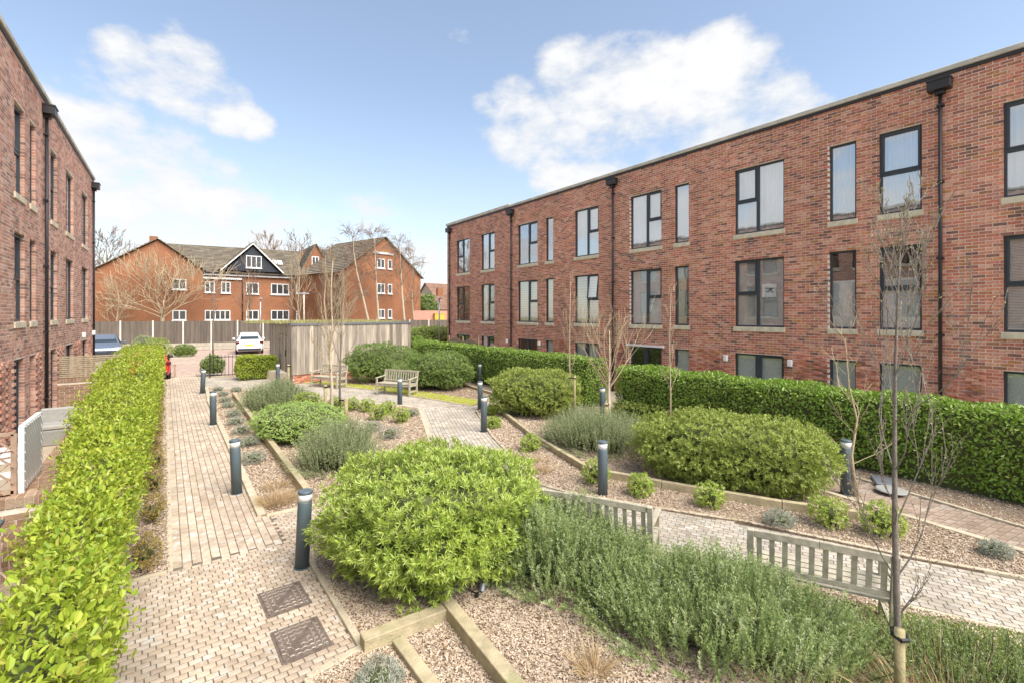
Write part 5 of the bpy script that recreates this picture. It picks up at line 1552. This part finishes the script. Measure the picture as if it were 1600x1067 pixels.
def hedge_core(parent, x0, x1, y0, y1, z1, inset=.16):
    m = MB(); n = max(2, int((y1 - y0) / .5))
    for i in range(n + 1):
        y = y0 + inset + (y1 - y0 - 2 * inset) * i / n
        j = .03 * math.sin(i * 2.3)
        m.v += [(x0 + inset + j + .05, y, -.05), (x0 + inset + j, y, z1 * .6), (x0 + inset + .05 + j, y, z1 - inset * .55), (x1 - inset - .05, y, z1 - inset * .55 + j), (x1 - inset, y, z1 * .6), (x1 - inset - .05, y, -.05)]
    for i in range(n):
        for k in range(6):
            k2 = (k + 1) % 6; m.f.append((i * 6 + k, i * 6 + k2, (i + 1) * 6 + k2, (i + 1) * 6 + k))
    m.f.append(tuple(range(6))[::-1]); m.f.append(tuple(n * 6 + k for k in range(6)))
    return m.build('dark_core', M_TWIG, parent)  # solid filling, coloured dark for the hedge's shaded inside


# bright hedge beside the brick path
hl = empty('hedge', (-.7, 7, 0), 0, 'bright yellow green broad leaved hedge running beside the brick path', 'hedge')
def near_hedge():
    X0, X1, Z1 = -1.22, -.24, 1.60
    PS, NS, LS = [], [], []
    for (xa, ya, yb, n, l) in ((-1.05, .9, 2.9, 14500, .046), (-.72, 2.9, 4.6, 11000, .047), (-.82, 4.6, 7, 13000, .049), (-.98, 7, 9.5, 10500, .053), (-1.2, 9.5, 15, 12500, .057), (-1.42, 15, 27.2, 18500, .066)):
        fc = ('top', 'front', 'back') + (('n',) if yb > 27 else ()) + (('s',) if ya < 1 else ())
        P, N = hedge_points(n, xa, -.30 if yb < 9.6 else -.24 if yb < 16 else -.14, ya, yb, Z1 + (.10 if yb > 16 else 0), 4., .04, .10, 1.9, .085, fc, (.9, .24 if yb < 9.6 else .12))
        PS.append(P); NS.append(N); LS.append(np.full(len(P), l))
    P, N, L = np.concatenate(PS), np.concatenate(NS), np.concatenate(LS)
    m = len(P)
    # leaves sit in tilted sprays that climb a little out of the clipped surface
    spr = RNG.uniform(0, 1, m) < .16
    P[spr] += N[spr] * RNG.uniform(.02, .11, spr.sum())[:, None] + np.array([0, 0, .03])
    A = unit(N * .45 + np.array([0, 0, .55]) + rnd(m) * .75); N2 = unit(N * .8 + np.array([0, 0, .7]) + rnd(m) * .5)
    L = L * RNG.uniform(.5, 1.35, m); W = L * RNG.uniform(.46, .62, m)
    f = P[:, 0] * math.sin(YAW) + P[:, 1] * math.cos(YAW); rr = P[:, 0] * math.cos(YAW) - P[:, 1] * math.sin(YAW)
    outer = (N[:, 2] > .5) | (N[:, 0] > .5)
    vis = (f > 1.3) & (np.abs(rr) < 1.05 * f) & ((H - P[:, 2]) / np.maximum(f, .1) < .75) & outer
    sing = np.argsort(np.where(vis, f, 1e3))[:300]
    keep = np.ones(m, bool); keep[sing] = False
    o = np.array([-.7, 7, 0])
    V, F = leaf_ovals(P[keep] - o, A[keep], N2[keep], L[keep], W[keep])
    link('leaves', mesh_np('leaves', V, F, L_HEDGE), hl, 'stuff')
    V, F = leaf_ovals(np.zeros((1, 3)), np.array([[0, 1., 0]]), np.array([[0, 0, 1.]]), [1.], [.55])
    me = mesh_np('leaf', V, F, L_HEDGE)
    ax, s, n = frame_from(A[sing], N2[sing])
    for i, q in enumerate(sing):
        M4 = Matrix(((s[i, 0], ax[i, 0], n[i, 0], 0), (s[i, 1], ax[i, 1], n[i, 1], 0), (s[i, 2], ax[i, 2], n[i, 2], 0), (0, 0, 0, 1)))
        ob = link('leaf', me, hl); ob.location = tuple(P[q] - o + N[q] * .02); ob.rotation_euler = M4.to_euler(); l = float(L[q]); ob.scale = (l, l, l)
    hedge_core(hl, -.86 + .7, X1 + .7, .9 - 7, 27.2 - 7, 1.55, .2)
    mb = MB()
    for k in range(150):
        y = RNG.uniform(1.2, 9) - 7; x = RNG.uniform(-.4, .38); z = RNG.uniform(1.25, 1.55)
        mb.tube([(x, y, z - .35), (x + RNG.normal(0, .03), y + RNG.normal(0, .03), z), (x + RNG.normal(0, .06), y + RNG.normal(0, .06), z + RNG.uniform(.03, .14))], [.005, .0035, .002], 4, False)
    mb.build('stem', M_BROWNW, hl, kind='stuff')


near_hedge()


def laurel_hedge(name, label, x0, x1, y0, y1, z1, n, l, seed, mat, cat='hedge'):
    r = empty(name, (x0, y0, 0), 0, label, cat)
    P, N = hedge_points(n, 0, x1 - x0, 0, y1 - y0, z1, seed, .10, .085, 1.5, .06)
    m = len(P)
    A = unit(N * .5 + np.array([0, 0, -.05]) + rnd(m) * .75); top = N[:, 2] > .6
    A[top] = unit(A[top] + np.array([0, 0, .5])); N2 = unit(N * .9 + np.array([0, 0, .55]) + rnd(m) * .42)
    L = l * RNG.uniform(.65, 1.25, m); W = L * RNG.uniform(.38, .52, m)
    V, F = leaf_ovals(P, A, N2, L, W)
    link('leaves', mesh_np('leaves', V, F, mat), r, 'stuff')
    hedge_core(r, 0, x1 - x0, 0, y1 - y0, z1, .15)
    return r


laurel_hedge('hedge', 'long glossy dark laurel hedge under the nearest windows of the red brick terrace', 11.05, 12.1, -3.0, 9.9, 1.52, 44000, .074, 2., L_LAUREL)
laurel_hedge('hedge', 'glossy green hedge farther along the footpath with its end by the terrace doorway', 11.2, 12.2, 11.25, 24.6, 1.66, 30000, .075, 6., L_LAUREL)
laurel_hedge('hedge', 'short clipped bright hedge between the railings and the board store', 2.75, 4.45, 25.5, 26.6, 1.12, 5200, .08, 8., L_HEDGE)

# ------------------------------------------------------------------ shrubs
leafy('shrub', 'big rounded lime green shrub in the front bed, widest plant in the garden', 'shrub', (2.78, 5.46, .0, R(25)), (1.25, 1.24, .68), 7000, L_EUON, .072, .0145, 1.0, whorl=10, up=.55, lump=.17, k=2.6, inner=.13, low=-.80, sc=.74, stems=60, e=2.7)
leafy('shrub', 'long clipped shrub behind the curving sleeper edging, in front of the laurel hedge', 'shrub', (8.36, 4.72, .02, R(-62)), (1.66, .86, .63), 6400, L_SHRUB, .066, .019, 2.0, whorl=7, up=.35, lump=.13, k=2.6, inner=.13, low=-.85, e=3.0, sc=.66, stems=70)
leafy('shrub', 'rounded clipped shrub between the two hedges and the middle path', 'shrub', (9.25, 11.5, .02, R(-50)), (1.36, .98, .69), 3900, L_SHRUB, .075, .021, 3.0, whorl=7, up=.4, lump=.14, k=2.4, inner=.10, e=3.0, sc=.72, stems=40)
leafy('shrub', 'dark rounded shrub on the moss beside the open slatted bench', 'shrub', (9.35, 18.0, .0, R(-30)), (1.35, 1.2, .78), 2600, L_DARK, .085, .026, 4.0, whorl=7, up=.35, lump=.15, k=2.3, inner=.09, sc=.76)
leafy('shrub', 'tall loose green shrub between the two far benches in front of the board store', 'shrub', (8.2, 21.4, .0, R(-20)), (1.75, 1.15, .86), 2600, L_DARK, .09, .026, 5.0, whorl=7, up=.4, lump=.17, inner=.10, sc=.74)
leafy('shrub', 'small yellow green bush behind the hebe mound near the pale birch', 'shrub', (3.55, 15.6, .0), (.42, .4, .36), 260, L_EUON, .07, .02, 6., whorl=7, sc=.7)
leafy('shrub', 'mound of fresh green hebe between the two lavenders', 'shrub', (2.75, 12.9, .0, R(12)), (.98, 1.25, .42), 5600, L_HEBE, .032, .015, 7., whorl=6, up=.8, lump=.15, k=4.6, inner=.03, sc=.86, e=2.3)
leafy('shrub', 'bushy green shrub at the foot of the railings', 'shrub', (1.95, 28.6, .0), (.55, .5, .52), 500, L_DARK, .08, .028, 8., whorl=6, sc=.75)
leafy('shrub', 'low green plant in the small bed before the boarded fence', 'shrub', (1.15, 42.4, .0), (.72, .6, .45), 420, L_GRASS, .14, .028, 9., whorl=7, up=.7, sc=.7)
leafy('shrub', 'tall yellow variegated bush beyond the corner of the red brick terrace', 'shrub', (15.6, 31.5, 0), (1.9, 1.4, 1.12), 1100, L_VARI, .20, .075, 10., whorl=5, up=.3, sc=.75)
leafy('shrub', 'dark green bush between the board store and the variegated bush', 'shrub', (12.9, 29.0, 0), (1.2, 1.0, .85), 1200, L_LAUREL, .12, .045, 11., whorl=5, sc=.78)
leafy('shrub', 'pale olive bush beside the blue grey car', 'shrub', (-1.1, 40.2, 0), (.75, .7, .85), 900, L_LAV, .10, .022, 12., whorl=6, up=.8, sc=.6)
leafy('shrub', 'small yellow flowering bush by the red car', 'shrub', (-.35, 35.2, 0), (.7, .6, .85), 500, L_VARI, .12, .03, 12.5, whorl=6, sc=.6)
leafy('shrub', 'leafy green undergrowth bush growing against the foot of the far hedge', 'shrub', (10.95, 14.6, 0, R(90)), (1.4, .28, .30), 500, L_SHRUB, .08, .022, 13., whorl=6, sc=.6)
leafy('shrub', 'low twiggy green growth at the near end of the laurel hedge by the footpath', 'shrub', (10.95, 8.7, 0, R(90)), (1.2, .30, .30), 420, L_SHRUB, .08, .02, 14., whorl=6, sc=.0, stems=50)
leafy('window_box_flowers', 'purple flowers in the white trough outside the dark terrace window', 'flowers', (14.45, 11.3, .78), (.14, .5, .10), 160, L_PURPLE, .05, .02, 15., whorl=5, sc=.6)

# lavender and rosemary
spiky('rosemary', 'dense grey green rosemary in front of the bench, next to the lime shrub', 'shrub', (3.80, 4.25, R(-58)), (1.15, .66, .74), 1650, L_ROSE, 1., (.28, .56), 66, .038, .0068, .35, tones=(L_ROSE, L_ROSE2, L_ROSE3), clump=.34)
spiky('rosemary', 'larger spreading rosemary in front of the second bench by the staked tree', 'shrub', (4.28, 2.55, R(-62)), (1.25, .72, .70), 1900, L_ROSE, 2., (.28, .56), 66, .038, .0068, .35, tones=(L_ROSE, L_ROSE2, L_ROSE3), clump=.34)
spiky('lavender', 'bushy grey green lavender next to the sleeper edging and the lime shrub', 'shrub', (2.85, 9.95, R(40)), (.80, .72, .95), 1150, L_LAV, 3., (.40, .70), 48, .036, .008, .3)
spiky('lavender', 'bushy grey green lavender by the cross path near the railings', 'shrub', (2.95, 17.2, R(0)), (.95, 1.2, .92), 1100, L_LAV, 4., (.40, .70), 40, .044, .012, .35)
spiky('lavender', 'wide olive lavender around the pale multi stemmed tree', 'shrub', (8.05, 7.75, R(-65)), (1.3, .82, .88), 1700, L_LAV, 5., (.34, .65), 46, .036, .008, .45)
spiky('rosemary', 'small dark grey rosemary tucked between the two far shrubs', 'shrub', (8.35, 19.6, 0), (.7, .6, .95), 420, L_ROSE, 6., (.4, .7), 40, .05, .014, .4)
spiky('lavender', 'thin grassy lavender at the edge of the path beyond the staked tree', 'shrub', (5.50, .95, R(-60)), (.85, .42, .42), 700, L_GRASS, 7., (.2, .42), 46, .030, .0055, .5, tones=(L_GRASS, L_LAV, L_ROSE3), clump=.4)

# low plants in the beds
for i, (x, y, s, lab) in enumerate([(1.74, 22.6, .8, 'grey clump at the very far tip of the chipping strip'), (1.79, 21.1, .8, 'grey clump second from the far tip of the chipping strip'), (1.70, 19.5, .9, 'grey clump level with the far lavender in the chipping strip'), (1.69, 18.3, .9, 'grey clump just before the middle of the chipping strip, far half'), (1.68, 16.6, .95, 'grey clump opposite the second bollard in the chipping strip'), (1.60, 15.4, 1., 'grey clump near the middle bollard, beside the sleeper'), (1.60, 14.1, 1., 'grey clump in the middle of the chipping strip'), (1.6, 12.7, 1.05, 'grey clump beside the hebe mound in the chipping strip'), (1.50, 11.2, 1.1, 'largest grey green clump, nearest the dry grass in the chipping strip'), (2.30, 21.85, .9, 'grey clump against the cross path kerb beside the far lavender'), (4.43, 12.4, 1.25, 'silver clump between the lime shrub and the small green bushes'), (4.53, 11.4, 1.35, 'silver clump closest to the lime shrub in the centre bed'), (6.05, 13.5, 1.0, 'faint grey clump by the corner kerb of the centre bed'), (7.28, 3.35, .95, 'silver clump behind the second bench in the chippings'), (1.42, 3.80, .95, 'pale grey clump in the chippings below the manhole covers'), (8.6, 1.3, .8, 'dried grey clump near the footpath kerb by the bare tree')]):
    leafy('grey_clump', 'small ' + lab, 'plant', (x, y, .02), (.20 * s, .20 * s, .11 * s), 230, L_GREY, .05, .008, 20. + i, group='small grey clumps in the chippings', whorl=6, up=.6, sc=.5, lump=.2)
for i, (x, y, s, lab) in enumerate([(4.50, 15.95, 1.1, 'behind the staked dark sapling'), (4.88, 15.45, 1.1, 'second along the kerb from the staked sapling'), (5.2, 14.95, 1.1, 'third along the kerb from the staked sapling'), (5.05, 13.6, 1.25, 'at the front of the centre bed cluster'), (5.6, 14.2, 1.1, 'nearest the bollard in the centre bed'), (5.45, 12.9, 1.15, 'standing alone in the centre bed near the middle path'), (8.1, 12.2, .8, 'at the tip of the chippings behind the bollards'), (7.25, 10.8, .85, 'second from the tip of the chippings beside the middle path'), (6.68, 8.5, 1.0, 'beside the curve of the middle path and the dry tufts'), (6.35, 6.15, 1.15, 'right behind the bollard by the bench'), (6.55, 5.30, 1.0, 'just behind the end of the first bench'), (7.08, 4.35, 1.0, 'below the middle of the curving sleeper'), (7.82, 2.92, 1.15, 'at the end of the curving sleeper'), (8.08, 2.35, 1.25, 'round and close to the bare tree trunk')]):
    leafy('young_bush', 'young green bush ' + lab, 'shrub', (x, y, .02), (.21 * s, .21 * s, .185 * s), 200, L_EUON, .055, .015, 40. + i, group='young bushes in the chippings', whorl=7, up=.7, sc=.45, lump=.2, stems=8)
for i, (x, y, rr, h, n, lab) in enumerate([(1.47, 8.55, .22, .30, 420, 'dry straw coloured grass tuft at the near end of the chipping strip'), (1.60, 9.35, .18, .22, 160, 'thin dry grass tuft behind the larger one by the sleeper'), (5.95, 7.2, .15, .26, 150, 'dry rusty grass tuft beside the middle path, nearer the bench'), (6.25, 7.75, .20, .22, 130, 'loose dry rusty grass tuft by the curve of the sleeper'), (2.98, 2.90, .10, .30, 160, 'dry straw tuft standing alone in the front chippings'), (4.05, 14.4, .3, .25, 160, 'faint dry grass at the foot of the pale birch'), (4.75, .95, .5, .55, 420, 'dry pale grass stalks around the tree stake'), (3.85, 1.50, .35, .40, 190, 'bent dry stalks in front of the larger rosemary')]):
    tuft('dry_grass', lab, 'grass', (x, y), rr, h, n, L_DRY, .0035, droop=.7)
# rusty ground cover along the bright hedge
for i in range(11):
    y = 7.5 + i * 1.55
    leafy('rusty_plant', ('rust and yellow low plant %s the hedge foot' % ['nearest the paved corner at', 'second from the paved corner along', 'third from the paved corner along', 'fourth from the paved corner along', 'fifth from the paved corner along', 'just before the middle of', 'in the middle of', 'just past the middle of', 'third from the gate along', 'second from the gate along', 'closest to the gate at'][i]), 'plant', (-.17 + RNG.uniform(-.03, .03), y, .02, R(90)), (.40, .13, .14 + RNG.uniform(0, .05)), 150, L_ORANGE, .05, .014, 60. + i, group='rusty low plants along the hedge', whorl=6, up=.6, sc=0, stems=26, lump=.3)

# moss and grass
def moss(poly, n, mat, name, label, h):
    A = np.array(poly); lo, hi = A.min(0), A.max(0); x = RNG.uniform(lo[0], hi[0], n); y = RNG.uniform(lo[1], hi[1], n)
    k = in_poly(x, y, poly) & (wob(np.stack([x, y, 0 * x], -1), 2.2, 1.) > -.55)
    P = np.stack([x[k], y[k], np.full(k.sum(), .02)], -1)
    r = tag(flat_poly(name, poly, .028, L_MOSS, .02), label, 'grass', None, 'stuff')
    tuft('', '', '', (0, 0), 1, h, 0, mat, .006, root=r, pts=P)
moss([(4.72, 23.6), (5.65, 22.25), (7.07, 19.0), (7.98, 15.7), (8.42, 13.95), (9.2, 14.4), (8.75, 16.3), (8.0, 18.9), (6.4, 22.2), (5.1, 24.1)], 26000, L_MOSS, 'moss', 'yellow green moss strip under the two far benches', .05)
moss([(5.75, 2.3), (6.70, .80), (7.5, -1.0), (5.4, -.8), (4.9, .6), (5.2, 1.5)], 22000, L_GRASS, 'grass', 'small green grass patch beside the path beyond the staked tree', .06)
tuft('sedum', '', '', (0, 0), 1, .22, 0, L_SEDUM, .012, root=sh, pts=np.stack([RNG.uniform(.1, 6.4, 4200), RNG.uniform(.1, 5.8, 4200), np.full(4200, 2.65)], -1))

# ------------------------------------------------------------------ bare trees


def grow(mb, p, d, L, r, depth, seedv, spread=.55, up=.25, n=None, seg=3, sides=6, minr=.002, buds=None, kink=.12, ratio=.62, droop=0.):
    pts, rad = [p], [r]
    q, dd = p.copy(), d.copy()
    for i in range(seg):
        dd = (dd + Vector(RNG.normal(0, kink, 3)) + Vector((0, 0, up * .18 - droop * .2))).normalized()
        q = q + dd * (L / seg); pts.append(q.copy()); rad.append(max(minr, r * (1 - .55 * (i + 1) / seg)))
    mb.tube(pts, rad, sides if r > .012 else (4 if r > .005 else 3), False)
    if buds is not None and depth <= 1:
        for k in range(2):
            t = RNG.uniform(.3, 1); i = min(seg - 1, int(t * seg)); buds.append((pts[i].lerp(pts[i + 1], t * seg - i), dd.copy()))
    if depth == 0: return
    k = n[0] if n else 3
    for i in range(k):
        t = RNG.uniform(.35, 1.0) if i else 1.0
        j = min(seg - 1, int(t * seg)); bp = pts[j].lerp(pts[j + 1], min(1, t * seg - j))
        a = RNG.uniform(0, 6.28); pr = dd.orthogonal().normalized(); pr.rotate(Matrix.Rotation(a, 3, dd))
        nd = (dd + pr * spread * RNG.uniform(.6, 1.3) + Vector((0, 0, up - droop * (1 if depth < 2 else 0)))).normalized()
        grow(mb, bp, nd, L * ratio * RNG.uniform(.75, 1.25), max(minr, r * .5 * RNG.uniform(.8, 1.1)), depth - 1, seedv, spread, up, n[1:] if n else None, seg, sides, minr, buds, kink, ratio, droop)


def tree(label, loc, trunk, r0, limbs, mat, twigmat=None, cat='tree', budm=None, stake=None, depth=3, n=(3, 3, 3), minr=.003, group=None, spread=.5, up=.25, L0=.8, ratio=.62, droop=0., nm='bare_tree'):
    """trunk: list of points from the foot; limbs: list of (fraction up the trunk, count)"""
    r = empty(nm, loc, 0, label, cat, group)
    T = [Vector(p) for p in trunk]; mb = MB()
    rad = [r0 * (1 - .88 * i / (len(T) - 1)) for i in range(len(T))]; rad[0] *= 1.25
    mb.tube(T, rad, 9); mb.build('trunk', mat, r, True)
    cr = MB(); buds = [] if budm else None
    for f, k, Ls in limbs:
        i = min(len(T) - 2, int(f * (len(T) - 1))); t = f * (len(T) - 1) - i; p = T[i].lerp(T[i + 1], t); rr = rad[i] * (1 - t) + rad[i + 1] * t
        for j in range(k):
            a = 6.28 * (j + RNG.uniform(-.3, .3)) / k + f * 9; d = Vector((math.cos(a), math.sin(a), 0)) * spread * RNG.uniform(.8, 1.4) + Vector((0, 0, RNG.uniform(.5, 1.1)))
            grow(cr, p.copy(), d.normalized(), L0 * Ls * RNG.uniform(.8, 1.2), rr * .36, depth, 0, spread, up, list(n), 3, 6, minr, buds, .12, ratio, droop)
    cr.build('crown', twigmat or mat, r)
    if buds:
        P = np.array([tuple(b[0]) for b in buds]); D = np.array([tuple(b[1]) for b in buds]); D = unit(D + rnd(len(P)) * .6)
        V, F = leaf_ovals(P, D, unit(rnd(len(P))), RNG.uniform(.014, .030, len(P)), RNG.uniform(.007, .012, len(P)), .5)
        link('buds', mesh_np('buds', V, F, budm), r, 'stuff')
    return r


def stake(x, y, h, tx, ty, label, rad=.035):
    r = empty('tree_stake', (x, y, 0), 0, label, 'tree stake')
    m = MB(); m.tube([(0, 0, -.05), (0, 0, h)], rad, 10); m.build('post', M_STAKE, r, True)
    m = MB(); z = h - .06; m.tube([(-.045, -.02, z), (0, -.05, z), (tx * .6, ty * .6 - .04, z), (tx * 1.15, ty * 1.15, z), (tx * .7, ty * .7 + .05, z), (0, .045, z), (-.045, -.02, z)], .016, 6); m.build('tie', M_RUBBER, r)
    return r


tree('slender bare tree with opening buds beside the second bench, tied to a short stake', (4.715, 1.26, 0), [(0, 0, -.1), (-.01, .01, .7), (-.03, .02, 1.4), (.0, .03, 2.1), (.02, .03, 2.7), (.05, .02, 3.3), (.08, 0, 3.95)], .028,
     [(.14, 1, .5), (.24, 2, 1.0), (.34, 2, 1.1), (.44, 2, 1.1), (.54, 3, 1.0), (.64, 3, .9), (.74, 4, .8), (.84, 3, .6), (.93, 3, .45)], M_BARKD, M_BARKD, budm=M_BUD, depth=2, n=(4, 4, 3), minr=.0022, spread=.36, up=.46, L0=.60)
stake(4.615, 1.23, .66, .11, .03, 'rounded timber stake strapped to the slender budding tree', .036)
tree('pale birch like tree with orange bark beside the hebe mound', (3.78, 13.85, 0), [(0, 0, -.1), (.02, 0, 1.0), (-.02, .02, 1.9), (.03, .0, 2.8), (.0, .03, 3.7), (.04, 0, 4.6)], .055,
     [(.30, 3, 1.5), (.42, 3, 1.3), (.54, 4, 1.1), (.68, 4, .9), (.82, 4, .7), (.95, 3, .5)], M_BIRCH, M_BARKP, depth=2, n=(5, 4, 3), minr=.003, spread=.42, up=.42, L0=.62)
stake(3.62, 13.85, 1.15, .15, .02, 'timber stake tied to the pale birch like tree', .045)
tree('dark slim sapling tied to a stake behind the pale birch like tree', (4.05, 14.0, 0), [(0, 0, -.1), (.02, .02, 1.2), (.05, .0, 2.4), (.08, .05, 3.5), (.1, .0, 4.5)], .035, [(.35, 2, .9), (.5, 3, .9), (.65, 3, .8), (.8, 3, .6), (.95, 3, .4)], M_BARKD, depth=1, n=(4, 3), minr=.0035, spread=.4, up=.5, L0=.9)
stake(4.16, 13.75, .72, -.1, .2, 'short leaning stake with a black tie by the dark sapling', .055)
tree('thin sapling with a stake in front of the board store door', (3.60, 18.3, 0), [(0, 0, -.1), (.03, 0, 1.5), (.0, .05, 3.0), (.05, 0, 4.6)], .030, [(.4, 2, .8), (.6, 3, .7), (.8, 3, .5), (.96, 2, .4)], M_BARKD, depth=1, n=(3, 2), minr=.0045, spread=.35, up=.6, L0=.9)
stake(3.52, 18.25, 1.35, .08, .05, 'slim dark stake by the thin sapling near the board store', .04)
tree('pale tan multi stemmed tree behind the wide olive lavender', (8.75, 8.05, 0), [(0, 0, -.1), (.02, 0, .5), (.05, .02, 1.0), (.06, .03, 1.35), (.08, .02, 2.0), (.05, .0, 2.7)], .062,
     [(.56, 4, 1.7), (.62, 4, 1.6), (.70, 3, 1.2), (.85, 3, .9)], M_BIRCH, M_BARKP, depth=2, n=(4, 3, 3), minr=.0026, spread=.58, up=.40, L0=.78)
stake(8.62, 8.0, .98, .13, .05, 'timber stake beside the pale multi stemmed tree', .045)
tree('thin upright sapling rising out of the rounded shrub between the hedges', (9.55, 10.3, 0), [(0, 0, -.1), (.02, 0, 1.3), (.03, .02, 2.6), (.06, 0, 4.1)], .03, [(.35, 2, .5), (.5, 2, .5), (.65, 2, .45), (.8, 2, .4), (.96, 2, .3)], M_BARKT, depth=2, n=(4, 3, 2), minr=.0022, spread=.35, up=.5, L0=.8)
stake(9.62, 10.15, 1.32, -.06, .12, 'pale stake with a tie beside the rounded shrub', .035)
tree('thin sapling rising behind the long clipped shrub', (9.75, 7.0, 0), [(0, 0, -.1), (.02, 0, 1.2), (.0, .02, 2.4), (.04, 0, 3.7)], .026, [(.35, 2, .5), (.5, 2, .5), (.65, 2, .45), (.8, 2, .4), (.96, 2, .3)], M_BARKT, depth=2, n=(4, 3, 2), minr=.002, spread=.35, up=.5, L0=.7)
tree('crooked sapling with curling twigs between the slender tree and the laurel hedge', (9.55, 3.15, 0), [(0, 0, -.1), (-.03, .05, .7), (.06, .0, 1.3), (-.06, .08, 1.9), (-.10, .12, 2.7)], .030, [(.2, 2, .6), (.4, 3, .6), (.6, 3, .6), (.8, 3, .5), (.97, 3, .4)], M_BARKP, depth=1, n=(4, 2), minr=.003, spread=.55, up=.2, L0=.8)
tree('thin young tree standing behind the railings at the car park edge', (2.15, 30.8, 0), [(0, 0, -.1), (-.05, 0, 2), (.03, .0, 3.6), (-.05, 0, 5.0)], .05, [(.5, 2, .8), (.7, 3, .8), (.95, 3, .6)], M_BARKD, depth=1, n=(3, 2), minr=.008, spread=.35, up=.5, L0=1.1)

tree('broad spreading pale bare tree between the fence and the gable of the flats', (-.15, 53.2, 0), [(0, 0, -.1), (.05, 0, 1.5), (-.05, 0, 2.6), (.0, 0, 3.4), (.05, 0, 4.4)], .30,
     [(.55, 4, 1.0), (.65, 4, 1.15), (.75, 4, 1.1), (.9, 4, 1.0), (1, 4, .9)], M_BARKP, depth=3, n=(3, 3, 3, 3), minr=.016, spread=.8, up=.28, L0=2.5, ratio=.66)
for i, (x, y, lean, h, lab) in enumerate([(17.6, 49.6, -1.9, 11.2, 'white stemmed birch leaning towards the flats, first of three'), (18.4, 49.3, -.5, 11.6, 'white stemmed birch in the middle of three, drooping twigs'), (20.9, 48.3, -.6, 10.6, 'white stemmed birch nearest the terrace, drooping twigs')]):
    tree(lab, (x, y, 0), [(0, 0, -.1), (lean * .15, .0, h * .22), (lean * .45, .1, h * .45), (lean * .8, 0, h * .68), (lean * .95, 0, h * .85), (lean, 0, h)], .16,
         [(.35, 2, .8), (.5, 4, 1.1), (.62, 5, 1.1), (.74, 5, 1.0), (.86, 5, .8), (.97, 4, .5)], M_BIRCH, M_TWIGF, depth=2, n=(5, 4, 4), minr=.010, group='birches by the boarded fence', spread=.5, up=.2, L0=1.7, ratio=.62, droop=.55)
for i, (x, y, h, sp, lab) in enumerate([(11.0, 52.0, 8.5, .5, 'bare tree in front of the long front of the flats by the small gable'), (6.8, 54.5, 7.5, .45, 'slim bare tree in front of the boarded dormer'), (13.2, 50.5, 9.0, .5, 'twiggy bare tree in front of the small gable with the bay'), (15.2, 51.0, 7.0, .6, 'bushy bare tree at the corner of the big gable'), (22.8, 50.5, 9.5, .5, 'bare tree rising before the big gable, beyond the birches'), (24.6, 56.8, 9.5, .5, 'slim bare tree at the outer edge of the big gable'), (-3.3, 53.4, 5.2, .6, 'small crooked bare tree before the blank part of the gable wall')]):
    tree(lab, (x, y, 0), [(0, 0, -.1), (.1, 0, h * .25), (-.1, .1, h * .5), (.05, 0, h * .72), (0, 0, h)], .13, [(.35, 3, .9), (.5, 4, 1.0), (.65, 4, .9), (.8, 4, .7), (.96, 3, .5)], M_BARKT if i in (0, 3) else M_BARKP, M_BARKP if i in (0, 3, 6) else M_TWIGF, depth=2, n=(4, 3, 3), minr=.010, group='bare trees before the flats', spread=sp, up=.25, L0=1.7)
for i, (x, y, h, lab) in enumerate([(-9.5, 66, 14.5, 'large bare tree beyond the pinkish terrace, tallest twigs'), (-5.5, 72, 12.5, 'bare tree behind the gable of the flats'), (12, 78, 15, 'bare tree crown above the ridge near the boarded dormer'), (17, 80, 16, 'bare tree crown above the ridge between the small and big gables'), (22, 82, 14.5, 'bare tree crown behind the big gable')]):
    tree(lab, (x, y, 0), [(0, 0, -.1), (.2, 0, h * .25), (-.1, .1, h * .45), (.1, 0, h * .65), (0, 0, h * .9)], .28, [(.35, 4, 1.0), (.5, 5, 1.0), (.65, 5, .9), (.8, 5, .75), (.96, 4, .5)], M_TWIGF, M_TWIGF, depth=3, n=(3, 3, 3, 3), minr=.018, group='bare trees beyond the flats', spread=.6, up=.3, L0=2.6, ratio=.62)
leafy('conifer', 'dark evergreen bush between the big gable and the low brick house', 'shrub', (27.9, 57.8, 0), (1.6, 1.5, 2.9), 900, L_DARK, .35, .10, 91., whorl=5, sc=.8)

# dead leaves blown into the beds and path edges
def litter(n):
    x = RNG.uniform(-.4, 10.8, n); y = RNG.uniform(1.5, 26, n); keep = np.zeros(n, bool)
    for poly in (BED_FRONT, BED_CENTRE, BED_RIGHT, BED_HEDGE, BED_STRIP, BED_MOSS): keep |= in_poly(x, y, poly)
    keep |= RNG.uniform(0, 1, n) < .10
    P = np.stack([x, y, np.full(n, .040)], -1)[keep]; m = len(P)
    A = rnd(m); A[:, 2] *= .25; N2 = unit(np.array([0, 0, 1.]) + rnd(m) * .4)
    V, F = leaf_ovals(P, unit(A), N2, RNG.uniform(.03, .06, m), RNG.uniform(.015, .03, m), .5, .2)
    tag(link('fallen_leaves', mesh_np('fallen_leaves', V, F, L_LITTER)), 'scattered dead brown leaves on the beds and path edges', 'leaf litter', None, 'stuff')
L_LITTER = leafm('dead_leaf', [(.30, .18, .08), (.40, .27, .13), (.22, .13, .06), (.46, .36, .20)], .1, .8)
litter(2600)
